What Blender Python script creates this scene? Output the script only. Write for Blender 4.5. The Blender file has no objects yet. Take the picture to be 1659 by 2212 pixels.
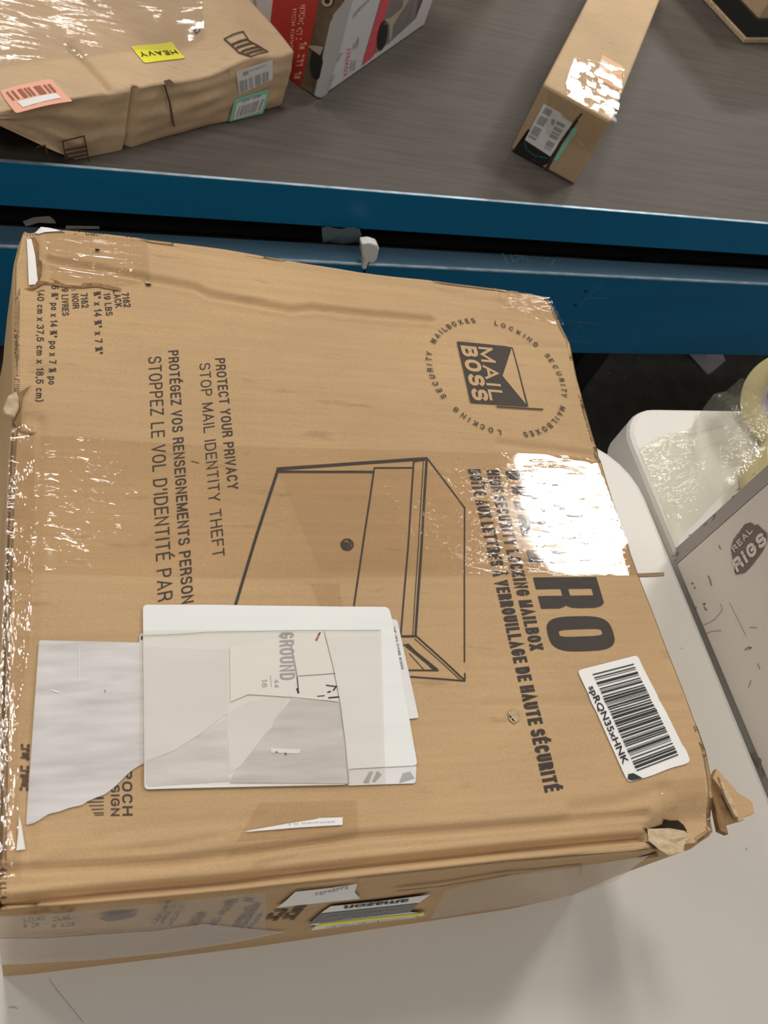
import bpy, bmesh, math, random
from mathutils import Vector, Matrix, noise
random.seed(7)
S = bpy.context.scene
C = S.collection
# ------------------------------------------------------------------ camera
ZL, ZT, ZB = 0.925, 0.74, 0.665           # box lid, table tops, conveyor belt (metres above the floor)
FPX, CX, CY, CAMZ = 2058.0, 829.5, 1106.0, 1.385
CM = ((0.9402768, -0.1576181, 0.3017218), (0.0263012, -0.8500586, -0.526031), (0.3393932, 0.5025504, -0.7951449))
cam = bpy.data.cameras.new('camera'); camo = bpy.data.objects.new('camera', cam); C.objects.link(camo)
cam.sensor_fit = 'VERTICAL'; cam.sensor_height = 24.0; cam.lens = FPX / 2212 * 24
camo.matrix_world = Matrix(((CM[0][0], -CM[1][0], -CM[2][0], 0), (CM[0][1], -CM[1][1], -CM[2][1], 0),
                            (CM[0][2], -CM[1][2], -CM[2][2], CAMZ), (0, 0, 0, 1)))
cam.clip_start = 0.02
cam.dof.use_dof = True; cam.dof.focus_distance = 0.66; cam.dof.aperture_fstop = 13.0
S.camera = camo
# ------------------------------------------------------------------ light
S.view_settings.view_transform = 'Standard'; S.view_settings.look = 'None'
S.view_settings.exposure = 0.0; S.view_settings.gamma = 1.0; S.view_settings.use_curve_mapping = False
W = bpy.data.worlds.new('world'); S.world = W; W.use_nodes = True
W.node_tree.nodes['Background'].inputs[0].default_value = (1.0, 0.96, 0.92, 1)
W.node_tree.nodes['Background'].inputs[1].default_value = 0.25
def lamp(x, y, z, sx, sy, power, rz=0, col=(1, .95, .88)):
    l = bpy.data.lights.new('ceiling_lamp', 'AREA'); l.shape = 'RECTANGLE'; l.size = sx; l.size_y = sy; l.energy = power; l.color = col
    o = bpy.data.objects.new('ceiling_lamp', l); C.objects.link(o); o.location = (x, y, z); o.rotation_euler = (0, 0, rz)
    return o
lamp(2.74, 2.42, 4.12, .56, .85, 78)
lamp(-.12, 1.45, 4.12, .3, 1.0, 36)
lamp(.0, 6.7, 4.12, 1.2, .5, 80)
lamp(4.3, 6.8, 4.12, 1.2, .5, 170)
lamp(-3.2, 3.2, 4.12, 1.2, .3, 75)
lamp(-1.6, -2.4, 4.12, 1.2, .3, 34)
lamp(2.6, -2.4, 4.12, 1.2, .3, 18)
# ------------------------------------------------------------------ geometry from the viewpoint
def ray(px, py):
    a, b = (px - CX) / FPX, (py - CY) / FPX
    return Vector([a * CM[0][k] + b * CM[1][k] + CM[2][k] for k in range(3)])
CAMP = Vector((0, 0, CAMZ))
class Plane:
    def __init__(s, o, n): s.o = Vector(o); s.n = Vector(n).normalized()
    def hit(s, px, py):
        r = ray(px, py); return CAMP + r * ((s.o - CAMP).dot(s.n) / r.dot(s.n))
def flat(z): return Plane((0, 0, z), (0, 0, 1))
def vert(a, b):
    d = Vector(b) - Vector(a); n = Vector((-d.y, d.x, 0))
    if n.dot(CAMP - Vector(a)) < 0: n = -n
    return Plane(a, n)
def at(px, py, z): return flat(z).hit(px, py)
def Z(ox, oy, s): return lambda *p: [(ox + x / s, oy + y / s) for x, y in p]
# ------------------------------------------------------------------ materials
def mat(name, col, rough=.6, spec=.3, metal=0, var=.0, scale=(20, 20, 20), bump=0, bscale=200, bstretch=(1, 1, 1), detail=4, coat=0):
    m = bpy.data.materials.new(name); m.use_nodes = True; nt = m.node_tree; b = nt.nodes['Principled BSDF']
    b.inputs['Base Color'].default_value = (*col, 1); b.inputs['Roughness'].default_value = rough
    b.inputs['Specular IOR Level'].default_value = spec; b.inputs['Metallic'].default_value = metal
    if coat: b.inputs['Coat Weight'].default_value = coat; b.inputs['Coat Roughness'].default_value = .12
    tc = nt.nodes.new('ShaderNodeTexCoord')
    if var:
        mp = nt.nodes.new('ShaderNodeMapping'); mp.inputs['Scale'].default_value = scale
        nz = nt.nodes.new('ShaderNodeTexNoise'); nz.inputs['Scale'].default_value = 1; nz.inputs['Detail'].default_value = detail
        mr = nt.nodes.new('ShaderNodeMapRange'); mr.inputs[1].default_value = .25; mr.inputs[2].default_value = .75
        mr.inputs[3].default_value = 1 - var; mr.inputs[4].default_value = 1 + var
        mx = nt.nodes.new('ShaderNodeMix'); mx.data_type = 'RGBA'; mx.blend_type = 'MULTIPLY'; mx.inputs[0].default_value = 1
        mx.inputs[6].default_value = (*col, 1)
        L = nt.links; L.new(tc.outputs['Object'], mp.inputs[0]); L.new(mp.outputs[0], nz.inputs[0]); L.new(nz.outputs[0], mr.inputs[0])
        L.new(mr.outputs[0], mx.inputs[7]); L.new(mx.outputs[2], b.inputs['Base Color'])
    if bump:
        mp2 = nt.nodes.new('ShaderNodeMapping'); mp2.inputs['Scale'].default_value = [bscale * k for k in bstretch]
        n2 = nt.nodes.new('ShaderNodeTexNoise'); n2.inputs['Scale'].default_value = 1; n2.inputs['Detail'].default_value = 3
        bp = nt.nodes.new('ShaderNodeBump'); bp.inputs['Strength'].default_value = bump; bp.inputs['Distance'].default_value = .001
        nt.links.new(tc.outputs['Object'], mp2.inputs[0]); nt.links.new(mp2.outputs[0], n2.inputs[0])
        nt.links.new(n2.outputs[0], bp.inputs['Height']); nt.links.new(bp.outputs[0], b.inputs['Normal'])
    return m
def cardboard(name, col):
    m = mat(name, col, .78, .18); nt = m.node_tree; L = nt.links; b = nt.nodes['Principled BSDF']; tc = nt.nodes['Texture Coordinate']
    prev = None
    base = nt.nodes.new('ShaderNodeRGB'); base.outputs[0].default_value = (*col, 1); prev = base.outputs[0]
    for sc, lo, hi, det in (((7, 9, 7), .90, 1.07, 5), ((12, 260, 260), .955, 1.04, 3), ((900, 900, 900), .94, 1.06, 2)):
        mp = nt.nodes.new('ShaderNodeMapping'); mp.inputs['Scale'].default_value = sc
        nz = nt.nodes.new('ShaderNodeTexNoise'); nz.inputs['Scale'].default_value = 1; nz.inputs['Detail'].default_value = det
        mr = nt.nodes.new('ShaderNodeMapRange'); mr.inputs[1].default_value = .3; mr.inputs[2].default_value = .7; mr.inputs[3].default_value = lo; mr.inputs[4].default_value = hi
        mx = nt.nodes.new('ShaderNodeMix'); mx.data_type = 'RGBA'; mx.blend_type = 'MULTIPLY'; mx.inputs[0].default_value = 1
        L.new(tc.outputs['Object'], mp.inputs[0]); L.new(mp.outputs[0], nz.inputs[0]); L.new(nz.outputs[0], mr.inputs[0])
        L.new(prev, mx.inputs[6]); L.new(mr.outputs[0], mx.inputs[7]); prev = mx.outputs[2]
    # scattered scuffs
    mp = nt.nodes.new('ShaderNodeMapping'); mp.inputs['Scale'].default_value = (30, 140, 90)
    nz = nt.nodes.new('ShaderNodeTexNoise'); nz.inputs['Scale'].default_value = 1; nz.inputs['Detail'].default_value = 6
    mr = nt.nodes.new('ShaderNodeMapRange'); mr.inputs[1].default_value = .64; mr.inputs[2].default_value = .74; mr.inputs[3].default_value = 1; mr.inputs[4].default_value = .82
    mx = nt.nodes.new('ShaderNodeMix'); mx.data_type = 'RGBA'; mx.blend_type = 'MULTIPLY'; mx.inputs[0].default_value = 1
    L.new(tc.outputs['Object'], mp.inputs[0]); L.new(mp.outputs[0], nz.inputs[0]); L.new(nz.outputs[0], mr.inputs[0])
    L.new(prev, mx.inputs[6]); L.new(mr.outputs[0], mx.inputs[7]); L.new(mx.outputs[2], b.inputs['Base Color'])
    mp2 = nt.nodes.new('ShaderNodeMapping'); mp2.inputs['Scale'].default_value = (60, 420, 300)
    n2 = nt.nodes.new('ShaderNodeTexNoise'); n2.inputs['Scale'].default_value = 1; n2.inputs['Detail'].default_value = 2
    bp = nt.nodes.new('ShaderNodeBump'); bp.inputs['Strength'].default_value = .12; bp.inputs['Distance'].default_value = .001
    L.new(tc.outputs['Object'], mp2.inputs[0]); L.new(mp2.outputs[0], n2.inputs[0]); L.new(n2.outputs[0], bp.inputs['Height']); L.new(bp.outputs[0], b.inputs['Normal'])
    return m
def clear(name, tint=(.95, .92, .87), gloss=.1, rough=.06, bscale=(90, 260, 200), bstr=.35, haze=0.0, hazecol=(.7, .68, .64), dist=.001, sparse=0):
    m = bpy.data.materials.new(name); m.use_nodes = True; nt = m.node_tree; L = nt.links; nt.nodes.clear()
    out = nt.nodes.new('ShaderNodeOutputMaterial'); tr = nt.nodes.new('ShaderNodeBsdfTransparent'); tr.inputs[0].default_value = (*tint, 1)
    gl = nt.nodes.new('ShaderNodeBsdfGlossy'); gl.inputs['Roughness'].default_value = rough
    mx = nt.nodes.new('ShaderNodeMixShader'); tc = nt.nodes.new('ShaderNodeTexCoord')
    lw = nt.nodes.new('ShaderNodeLayerWeight'); lw.inputs[0].default_value = .5
    pw = nt.nodes.new('ShaderNodeMath'); pw.operation = 'POWER'; pw.inputs[1].default_value = 5
    mul = nt.nodes.new('ShaderNodeMath'); mul.operation = 'MULTIPLY_ADD'; mul.inputs[1].default_value = .9; mul.inputs[2].default_value = gloss
    L.new(lw.outputs['Facing'], pw.inputs[0]); L.new(pw.outputs[0], mul.inputs[0]); L.new(mul.outputs[0], mx.inputs[0])
    mp = nt.nodes.new('ShaderNodeMapping'); mp.inputs['Scale'].default_value = bscale
    nz = nt.nodes.new('ShaderNodeTexNoise'); nz.inputs['Scale'].default_value = 1; nz.inputs['Detail'].default_value = 3
    bp = nt.nodes.new('ShaderNodeBump'); bp.inputs['Strength'].default_value = bstr; bp.inputs['Distance'].default_value = .001
    bp.inputs['Distance'].default_value = dist
    L.new(tc.outputs['Object'], mp.inputs[0]); L.new(mp.outputs[0], nz.inputs[0]); hsrc = nz.outputs[0]
    if sparse:
        mr = nt.nodes.new('ShaderNodeMapRange'); mr.inputs[1].default_value = sparse; mr.inputs[2].default_value = 1; L.new(nz.outputs[0], mr.inputs[0]); hsrc = mr.outputs[0]
    L.new(hsrc, bp.inputs['Height'])
    L.new(bp.outputs[0], gl.inputs['Normal'])
    src = tr.outputs[0]
    if haze:
        df = nt.nodes.new('ShaderNodeBsdfDiffuse'); df.inputs[0].default_value = (*hazecol, 1)
        hz = nt.nodes.new('ShaderNodeMixShader'); hz.inputs[0].default_value = haze
        L.new(tr.outputs[0], hz.inputs[1]); L.new(df.outputs[0], hz.inputs[2]); src = hz.outputs[0]
    L.new(src, mx.inputs[1]); L.new(gl.outputs[0], mx.inputs[2]); L.new(mx.outputs[0], out.inputs[0])
    return m
CARD = cardboard('kraft_cardboard', (.525, .352, .190))
CARD2 = cardboard('kraft_cardboard_parcel', (.58, .42, .26))
CARDIN = mat('torn_cardboard_core', (.27, .165, .08), .85, .1, var=.4, scale=(300, 120, 200))
CARDPALE = mat('frayed_cardboard', (.52, .40, .26), .85, .1, var=.3, scale=(150, 300, 200), bump=.6, bscale=400)
HOLE = mat('hole_shadowed_inside', (.035, .025, .018), .9, .05)
INK = mat('printed_ink', (.052, .04, .034), .6, .25, var=.12, scale=(60, 300, 200))
INKSOFT = mat('worn_ink', (.105, .065, .042), .7, .2, var=.2, scale=(150, 150, 150))
TAPE = clear('clear_tape', (.965, .945, .915), gloss=.045, bscale=(60, 260, 150), bstr=.4, sparse=.55)
TAPES = clear('shiny_clear_tape', (.99, .975, .955), gloss=.045, rough=.05, bscale=(110, 400, 200), bstr=.42, sparse=.5)
TAPEW = clear('wrinkled_clear_tape', (.98, .96, .94), .06, .06, (150, 60, 120), 1.0, dist=.002)
TAPESC = clear('hazy_tape_scrap', (.95, .95, .95), .06, .1, (60, 200, 200), .6, haze=.3, hazecol=(.42, .55, .62))  # pale blue haze mixed in so the clear scrap shows paler
TAPEL = clear('sparkling_parcel_tape', (.98, .96, .93), .025, .06, (60, 60, 60), 1.0, dist=.006, sparse=.5)
TAPEH = clear('hazy_tape', (.98, .96, .93), .06, .12, (60, 200, 200), .5, haze=.32, hazecol=(.85, .82, .78))
TAPEG = clear('grey_film_tape', (.98, .96, .93), .02, .12, (60, 200, 200), .5, haze=.03, hazecol=(.8, .77, .72))
FILM = clear('crumpled_film', (.975, .97, .92), .12, .05, (90, 150, 120), 1.0, haze=.10, hazecol=(.88, .85, .66), dist=.003)
FILMB = clear('parcel_film', (.97, .95, .93), .05, .1, (18, 110, 80), .8, haze=.09, hazecol=(.66, .6, .56))
LABEL = mat('label_paper', (.80, .81, .79), .55, .3, var=.03, scale=(15, 90, 50))
LABELT = mat('label_paper_tint', (.76, .745, .74), .6, .25, var=.03, scale=(15, 90, 50))
LABELG = mat('torn_label_backing', (.64, .615, .605), .75, .15, var=.16, scale=(28, 190, 100), detail=6)
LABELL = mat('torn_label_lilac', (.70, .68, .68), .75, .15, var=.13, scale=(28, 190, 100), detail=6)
WHITE = mat('white_paper', (.83, .82, .80), .6, .2)
GREYINK = mat('faded_grey_ink', (.42, .42, .42), .7, .2)
BLACK = mat('black_print', (.025, .024, .026), .6, .3)
TABLE = mat('moulded_white_plastic', (.735, .715, .67), .42, .35, var=.035, scale=(9, 5, 5), bump=.06, bscale=900)
STEEL = mat('grey_steel_tube', (.32, .32, .32), .4, .5, metal=.8)
BLUE = mat('blue_enamel', (.003, .15, .32), .36, .4, var=.10, scale=(4, 20, 30))
BLUEF = mat('lit_blue_enamel', (.075, .15, .22), .36, .5, var=.14, scale=(6, 70, 20))  # paler than BLUE: overhead light on the flange is mixed into the colour
EDGE = mat('worn_bare_metal', (.42, .54, .64), .4, .5, metal=.4, var=.35, scale=(60, 200, 200))
BELT = mat('conveyor_belt_rubber', (.088, .075, .063), .58, .3, var=.20, scale=(9, 170, 20), bump=.15, bscale=500, detail=5)
DARK = mat('black_steel', (.012, .012, .012), .6, .2)
FLOOR = mat('dark_floor', (.12, .115, .095), .75, .2, var=.25, scale=(25, 25, 25), detail=8)
WALLM = mat('painted_wall', (.45, .45, .44), .8, .2, var=.05)
YELLOW = mat('yellow_label', (.88, .84, .05), .5, .3)
PINK = mat('salmon_label', (.85, .42, .30), .5, .3)
PINKB = mat('brown_bars', (.33, .12, .08), .5, .3)
GREEN = mat('mint_label', (.30, .68, .50), .5, .3)
RED = mat('red_print', (.50, .045, .035), .45, .4, var=.1, scale=(20, 20, 20))
RED2 = mat('bright_red_print', (.72, .10, .12), .45, .4)
GLOSSW = mat('white_gloss_card', (.70, .69, .72), .35, .4)
GREYC = mat('grey_card_edge', (.50, .48, .47), .45, .3)
BROWNP = mat('brown_photo_print', (.17, .12, .08), .5, .3, var=.5, scale=(40, 40, 40))
BEIGE = mat('beige_photo_print', (.50, .42, .34), .5, .3, var=.1, scale=(40, 40, 40))
BODYG = mat('grey_photo_print', (.25, .22, .21), .5, .3, var=.2, scale=(40, 40, 40))
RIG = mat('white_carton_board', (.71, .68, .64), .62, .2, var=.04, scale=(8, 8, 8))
RIGG = mat('shaded_carton_edge', (.36, .33, .31), .65, .2, var=.06, scale=(8, 8, 8))  # carton board greyed: the corner panel's shade is put into the colour
LOGOD = mat('grey_logo_ink', (.20, .165, .155), .6, .2)
SCUFF = mat('scuff_mark', (.22, .20, .18), .7, .2)
SCUFFL = mat('light_scuff', (.52, .48, .44), .7, .2)
PURPLE = mat('lilac_core_paper', (.56, .49, .63), .6, .3)
ROLLY = mat('yellowed_tape_winding', (.74, .66, .36), .3, .5, var=.06, scale=(40, 40, 400), coat=.3)
PAPERL = mat('lilac_white_paper', (.88, .84, .92), .6, .2)
CLIP = mat('white_plastic_clip', (.78, .77, .72), .4, .4)
CHALK = mat('chalk_scratch', (.13, .27, .38), .7, .2)
BLKBAND = mat('black_band', (.02, .02, .018), .35, .5)
PEACH = mat('peach_label', (.80, .45, .24), .5, .3)
TEAL = mat('teal_print', (.02, .16, .16), .5, .3)
# ------------------------------------------------------------------ object helpers
def tag(o, label=None, cat=None, group=None, kind=None):
    for k, v in (('label', label), ('category', cat), ('group', group), ('kind', kind)):
        if v: o[k] = v
    return o
def thing(name, loc, label, cat, group=None):
    o = bpy.data.objects.new(name, None); C.objects.link(o); o.location = loc; o.empty_display_size = .05
    return tag(o, label, cat, group)
def origin(o):
    v = Vector((0, 0, 0))
    while o is not None: v += Vector(o.location); o = o.parent
    return v
def mk(name, verts, faces, m, parent=None, smooth=False, label=None):
    off = origin(parent)
    me = bpy.data.meshes.new(name); me.from_pydata([Vector(v) - off for v in verts], [], faces); me.update()
    me.materials.append(m)
    if smooth: me.polygons.foreach_set('use_smooth', [True] * len(me.polygons))
    o = bpy.data.objects.new(name, me); C.objects.link(o); o.parent = parent
    if label: o['label'] = label
    return o
def mkbm(name, bm, m, parent=None, smooth=False, label=None):
    bmesh.ops.recalc_face_normals(bm, faces=bm.faces)
    off = origin(parent); bmesh.ops.translate(bm, verts=bm.verts, vec=-off)
    me = bpy.data.meshes.new(name); bm.to_mesh(me); bm.free(); me.materials.append(m)
    if smooth: me.polygons.foreach_set('use_smooth', [True] * len(me.polygons))
    o = bpy.data.objects.new(name, me); C.objects.link(o); o.parent = parent
    if label: o['label'] = label
    return o
def prism(bm, pts, d):
    """polygon pts (3D) extruded by vector d"""
    d = Vector(d); a = [bm.verts.new(p) for p in pts]; b = [bm.verts.new(Vector(p) + d) for p in pts]; n = len(a)
    bm.faces.new(a); bm.faces.new(b[::-1])
    for i in range(n): bm.faces.new((a[i], b[i], b[(i + 1) % n], a[(i + 1) % n]))
def bevel(bm, w, seg=2):
    bmesh.ops.bevel(bm, geom=list(bm.edges), offset=w, segments=seg, profile=.5, affect='EDGES')
def tube(bm, pts, r, n=10):
    pts = [Vector(p) for p in pts]; rings = []
    for i, p in enumerate(pts):
        d = (pts[min(i + 1, len(pts) - 1)] - pts[max(i - 1, 0)]).normalized()
        u = d.orthogonal().normalized(); v = d.cross(u)
        rings.append([bm.verts.new(p + (u * math.cos(2 * math.pi * k / n) + v * math.sin(2 * math.pi * k / n)) * r) for k in range(n)])
    for a, b in zip(rings, rings[1:]):
        for k in range(n): bm.faces.new((a[k], a[(k + 1) % n], b[(k + 1) % n], b[k]))
    bm.faces.new(rings[0]); bm.faces.new(rings[-1][::-1])
_tmp = {}
def glyphs(s, bold=0.0):
    """2D text mesh of the built-in font: verts (cap height = 1), faces, width"""
    key = (s, bold)
    if key in _tmp: return _tmp[key]
    def raw(t, b):
        cu = bpy.data.curves.new('t', 'FONT'); cu.body = t; cu.size = 1; cu.offset = b; cu.resolution_u = 3
        o = bpy.data.objects.new('t', cu); C.objects.link(o); dg = bpy.context.evaluated_depsgraph_get(); dg.update()
        me = bpy.data.meshes.new_from_object(o.evaluated_get(dg)); v = [tuple(x.co[:2]) for x in me.vertices]; f = [tuple(p.vertices) for p in me.polygons]
        bpy.data.objects.remove(o); bpy.data.curves.remove(cu); bpy.data.meshes.remove(me); return v, f
    hv, _ = raw('H', bold); y0 = min(y for _, y in hv); h = max(y for _, y in hv) - y0
    v, f = raw(s, bold); x0 = min(x for x, _ in v)
    v = [((x - x0) / h, (y - y0) / h) for x, y in v]; w = max(x for x, _ in v)
    _tmp[key] = (v, f, w); return _tmp[key]
def _arc(cx, cy, rx, ry, a0, a1, n=10, e=2.4):
    out = []
    for k in range(n + 1):
        a = math.radians(a0 + (a1 - a0) * k / n); c, q = math.cos(a), math.sin(a)
        out.append((cx + rx * math.copysign(abs(c) ** (2 / e), c), cy + ry * math.copysign(abs(q) ** (2 / e), q)))
    return out
_O = _arc(.5, .5, .5, .5, 90, 450, 28)
_S = _arc(.5, .76, .46, .24, 20, 270, 14)[:-1] + _arc(.5, .26, .5, .26, 90, -160, 14)
_8 = [_arc(.5, .77, .44, .23, -90, 270, 16), _arc(.5, .27, .5, .27, 90, 450, 16)]
FONT = {   # centre lines in a unit cell, and the cell's width for a cap height of 1
 'A': (.62, [[(0, 0), (.5, 1), (1, 0)], [(.17, .30), (.83, .30)]]), 'B': (.56, [[(0, .53), (0, 1), (.55, 1)] + _arc(.55, .765, .40, .235, 90, -90, 8) + [(0, .53)], [(0, .53), (.55, .53)] + _arc(.55, .265, .45, .265, 90, -90, 8) + [(0, 0), (0, .53)]]),
 'C': (.58, [_arc(.5, .5, .5, .5, 35, 325, 20)]), 'D': (.58, [[(.5, 1), (0, 1), (0, 0), (.5, 0)], _arc(.45, .5, .55, .5, 90, -90, 14)]), 'E': (.50, [[(1, 1), (0, 1), (0, 0), (1, 0)], [(0, .52), (.88, .52)]]),
 'F': (.48, [[(1, 1), (0, 1), (0, 0)], [(0, .52), (.85, .52)]]), 'G': (.60, [_arc(.5, .5, .5, .5, 35, 340, 20) + [(1, .48), (.56, .48)]]), 'H': (.58, [[(0, 0), (0, 1)], [(1, 0), (1, 1)], [(0, .52), (1, .52)]]),
 'I': (.02, [[(.5, 0), (.5, 1)]]), 'J': (.45, [[(1, 1), (1, .3)] + _arc(.5, .28, .5, .28, 0, -180, 8)]), 'K': (.58, [[(0, 0), (0, 1)], [(1, 1), (0, .38)], [(.32, .58), (1, 0)]]), 'L': (.46, [[(0, 1), (0, 0), (1, 0)]]),
 'M': (.72, [[(0, 0), (0, 1)], [(1, 0), (1, 1)], [(0, 1), (.5, .08), (1, 1)]]), 'N': (.58, [[(0, 0), (0, 1), (1, 0), (1, 1)]]), 'O': (.62, [_O]), 'P': (.54, [[(0, 0), (0, 1), (.55, 1)] + _arc(.55, .735, .45, .265, 90, -90, 8) + [(0, .47)]]),
 'Q': (.62, [_O, [(.6, .25), (1, -.04)]]), 'R': (.56, [[(0, 0), (0, 1), (.55, 1)] + _arc(.55, .745, .42, .255, 90, -90, 8) + [(0, .49)], [(.5, .49), (.92, .32), (1, 0)]]), 'S': (.56, [_S]), 'T': (.54, [[(0, 1), (1, 1)], [(.5, 0), (.5, 1)]]),
 'U': (.58, [[(0, 1), (0, .35)] + _arc(.5, .32, .5, .32, 180, 360, 12) + [(1, 1)]]), 'V': (.58, [[(0, 1), (.5, 0), (1, 1)]]), 'W': (.86, [[(0, 1), (.25, 0), (.5, .95), (.75, 0), (1, 1)]]), 'X': (.58, [[(0, 0), (1, 1)], [(0, 1), (1, 0)]]),
 'Y': (.58, [[(0, 1), (.5, .45), (1, 1)], [(.5, .45), (.5, 0)]]), 'Z': (.54, [[(0, 1), (1, 1), (0, 0), (1, 0)]]), '0': (.52, [_O]), '1': (.22, [[(0, .8), (.8, 1), (.8, 0)]]), '2': (.52, [_arc(.5, .73, .5, .27, 170, -30, 10) + [(0, 0), (1, 0)]]),
 '3': (.52, [_arc(.48, .77, .46, .23, 160, -90, 10) + _arc(.48, .27, .52, .27, 90, -160, 10)]), '4': (.54, [[(.75, 0), (.75, 1), (0, .26), (1, .26)]]), '5': (.52, [[(.92, 1), (.12, 1), (.04, .5)] + _arc(.48, .31, .52, .31, 130, -160, 12)]),
 '6': (.52, [_arc(.5, .31, .5, .31, 90, 450, 14), [(.0, .31), (.12, .75), (.5, 1), (.9, .88)]]), '7': (.50, [[(0, 1), (1, 1), (.35, 0)]]), '8': (.52, _8), '9': (.52, [_arc(.5, .69, .5, .31, 90, 450, 14), [(1, .69), (.88, .25), (.5, 0), (.1, .12)]]),
 '(': (.16, [[(1, 1.08), (.1, .75), (.1, .2), (1, -.12)]]), ')': (.16, [[(0, 1.08), (.9, .75), (.9, .2), (0, -.12)]]), ',': (.04, [[(.6, .06), (.2, -.14)]]), '.': (.02, [[(.5, 0), (.5, .04)]]), ':': (.02, [[(.5, .05), (.5, .1)], [(.5, .5), (.5, .55)]]),
 '"': (.14, [[(0, 1), (0, .74)], [(1, 1), (1, .74)]]), "'": (.02, [[(.5, 1), (.5, .74)]]), '/': (.35, [[(0, 0), (1, 1)]]), '#': (.56, [[(.2, 0), (.4, 1)], [(.6, 0), (.8, 1)], [(0, .33), (.95, .33)], [(.05, .67), (1, .67)]]),
 'o': (.44, [_arc(.5, .35, .5, .35, 90, 450, 20)]), 'c': (.40, [_arc(.5, .35, .5, .35, 40, 320, 14)]), 'x': (.42, [[(0, 0), (1, .7)], [(0, .7), (1, 0)]]), 'p': (.44, [[(0, -.28), (0, .7)], _arc(.5, .35, .5, .35, 180, -180, 20)]),
 'm': (.66, [[(0, 0), (0, .7)], [(0, .5), (.22, .7), (.45, .6), (.5, .45), (.5, 0)], [(.5, .5), (.72, .7), (.95, .6), (1, .45), (1, 0)]]), 'i': (.02, [[(.5, 0), (.5, .66)], [(.5, .92), (.5, 1)]]),
}
def _frac(a, b): return (.62, [[(x * .38, .45 + y * .55) for x, y in st] for st in FONT[a][1]] + [[(.15, -.02), (.85, 1.02)]] + [[(.58 + x * .42, y * .5) for x, y in st] for st in FONT[b][1]])
FONT['¾'] = _frac('3', '4'); FONT['¼'] = _frac('1', '4')
for ac, base, st in (('É', 'E', [(.35, 1.16), (.7, 1.34)]), ('À', 'A', [(.3, 1.34), (.58, 1.16)]), ('Î', 'I', [(-5, 1.15), (.5, 1.33), (6, 1.15)])): FONT[ac] = (FONT[base][0], FONT[base][1] + [st])
def stroke_text(t, ratio, th, slant=0):
    """outline quads of a line of text: cap height 1, total length = ratio, stroke thickness th"""
    gap = .20; nat = sum((.30 if ch == ' ' else FONT[ch][0]) for ch in t); ng = len(t) - 1
    k = (ratio - th * sum(1 for ch in t if ch != ' ')) / (nat + gap * ng)
    quads = []; x = 0; h = th / 2
    for ch in t:
        if ch == ' ': x += (.30 + gap) * k; continue
        w, sts = FONT[ch]; w *= k; sx = lambda u: x + h + u * w; sy = lambda v: h + v * (1 - th)
        for st in sts:
            p = [Vector((sx(u), sy(v))) for u, v in st]; n = len(p); closed = (p[0] - p[-1]).length < 1e-4
            if closed: p = p[:-1]; n -= 1
            L, R = [], []
            for i in range(n):
                a = p[i - 1] if (i or closed) else None; b = p[(i + 1) % n] if (i < n - 1 or closed) else None
                d1 = (p[i] - a).normalized() if a is not None and (p[i] - a).length > 1e-6 else None
                d2 = (b - p[i]).normalized() if b is not None and (b - p[i]).length > 1e-6 else None
                d1 = d1 or d2; d2 = d2 or d1
                m = (d1 + d2)
                if m.length < .25: m = d2.copy()
                m.normalize(); nn = Vector((-m.y, m.x)); c = max(.42, nn.dot(Vector((-d2.y, d2.x))))
                e = Vector((0, 0))
                if a is None: e = -d2 * h * .98
                elif b is None: e = d1 * h * .98
                L.append(p[i] + e + nn * h / c); R.append(p[i] + e - nn * h / c)
            rng = range(n) if closed else range(n - 1)
            for i in rng:
                j = (i + 1) % n; quads.append((L[i], L[j], R[j], R[i]))
        x += th + (w) + gap * k
    return quads
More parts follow.
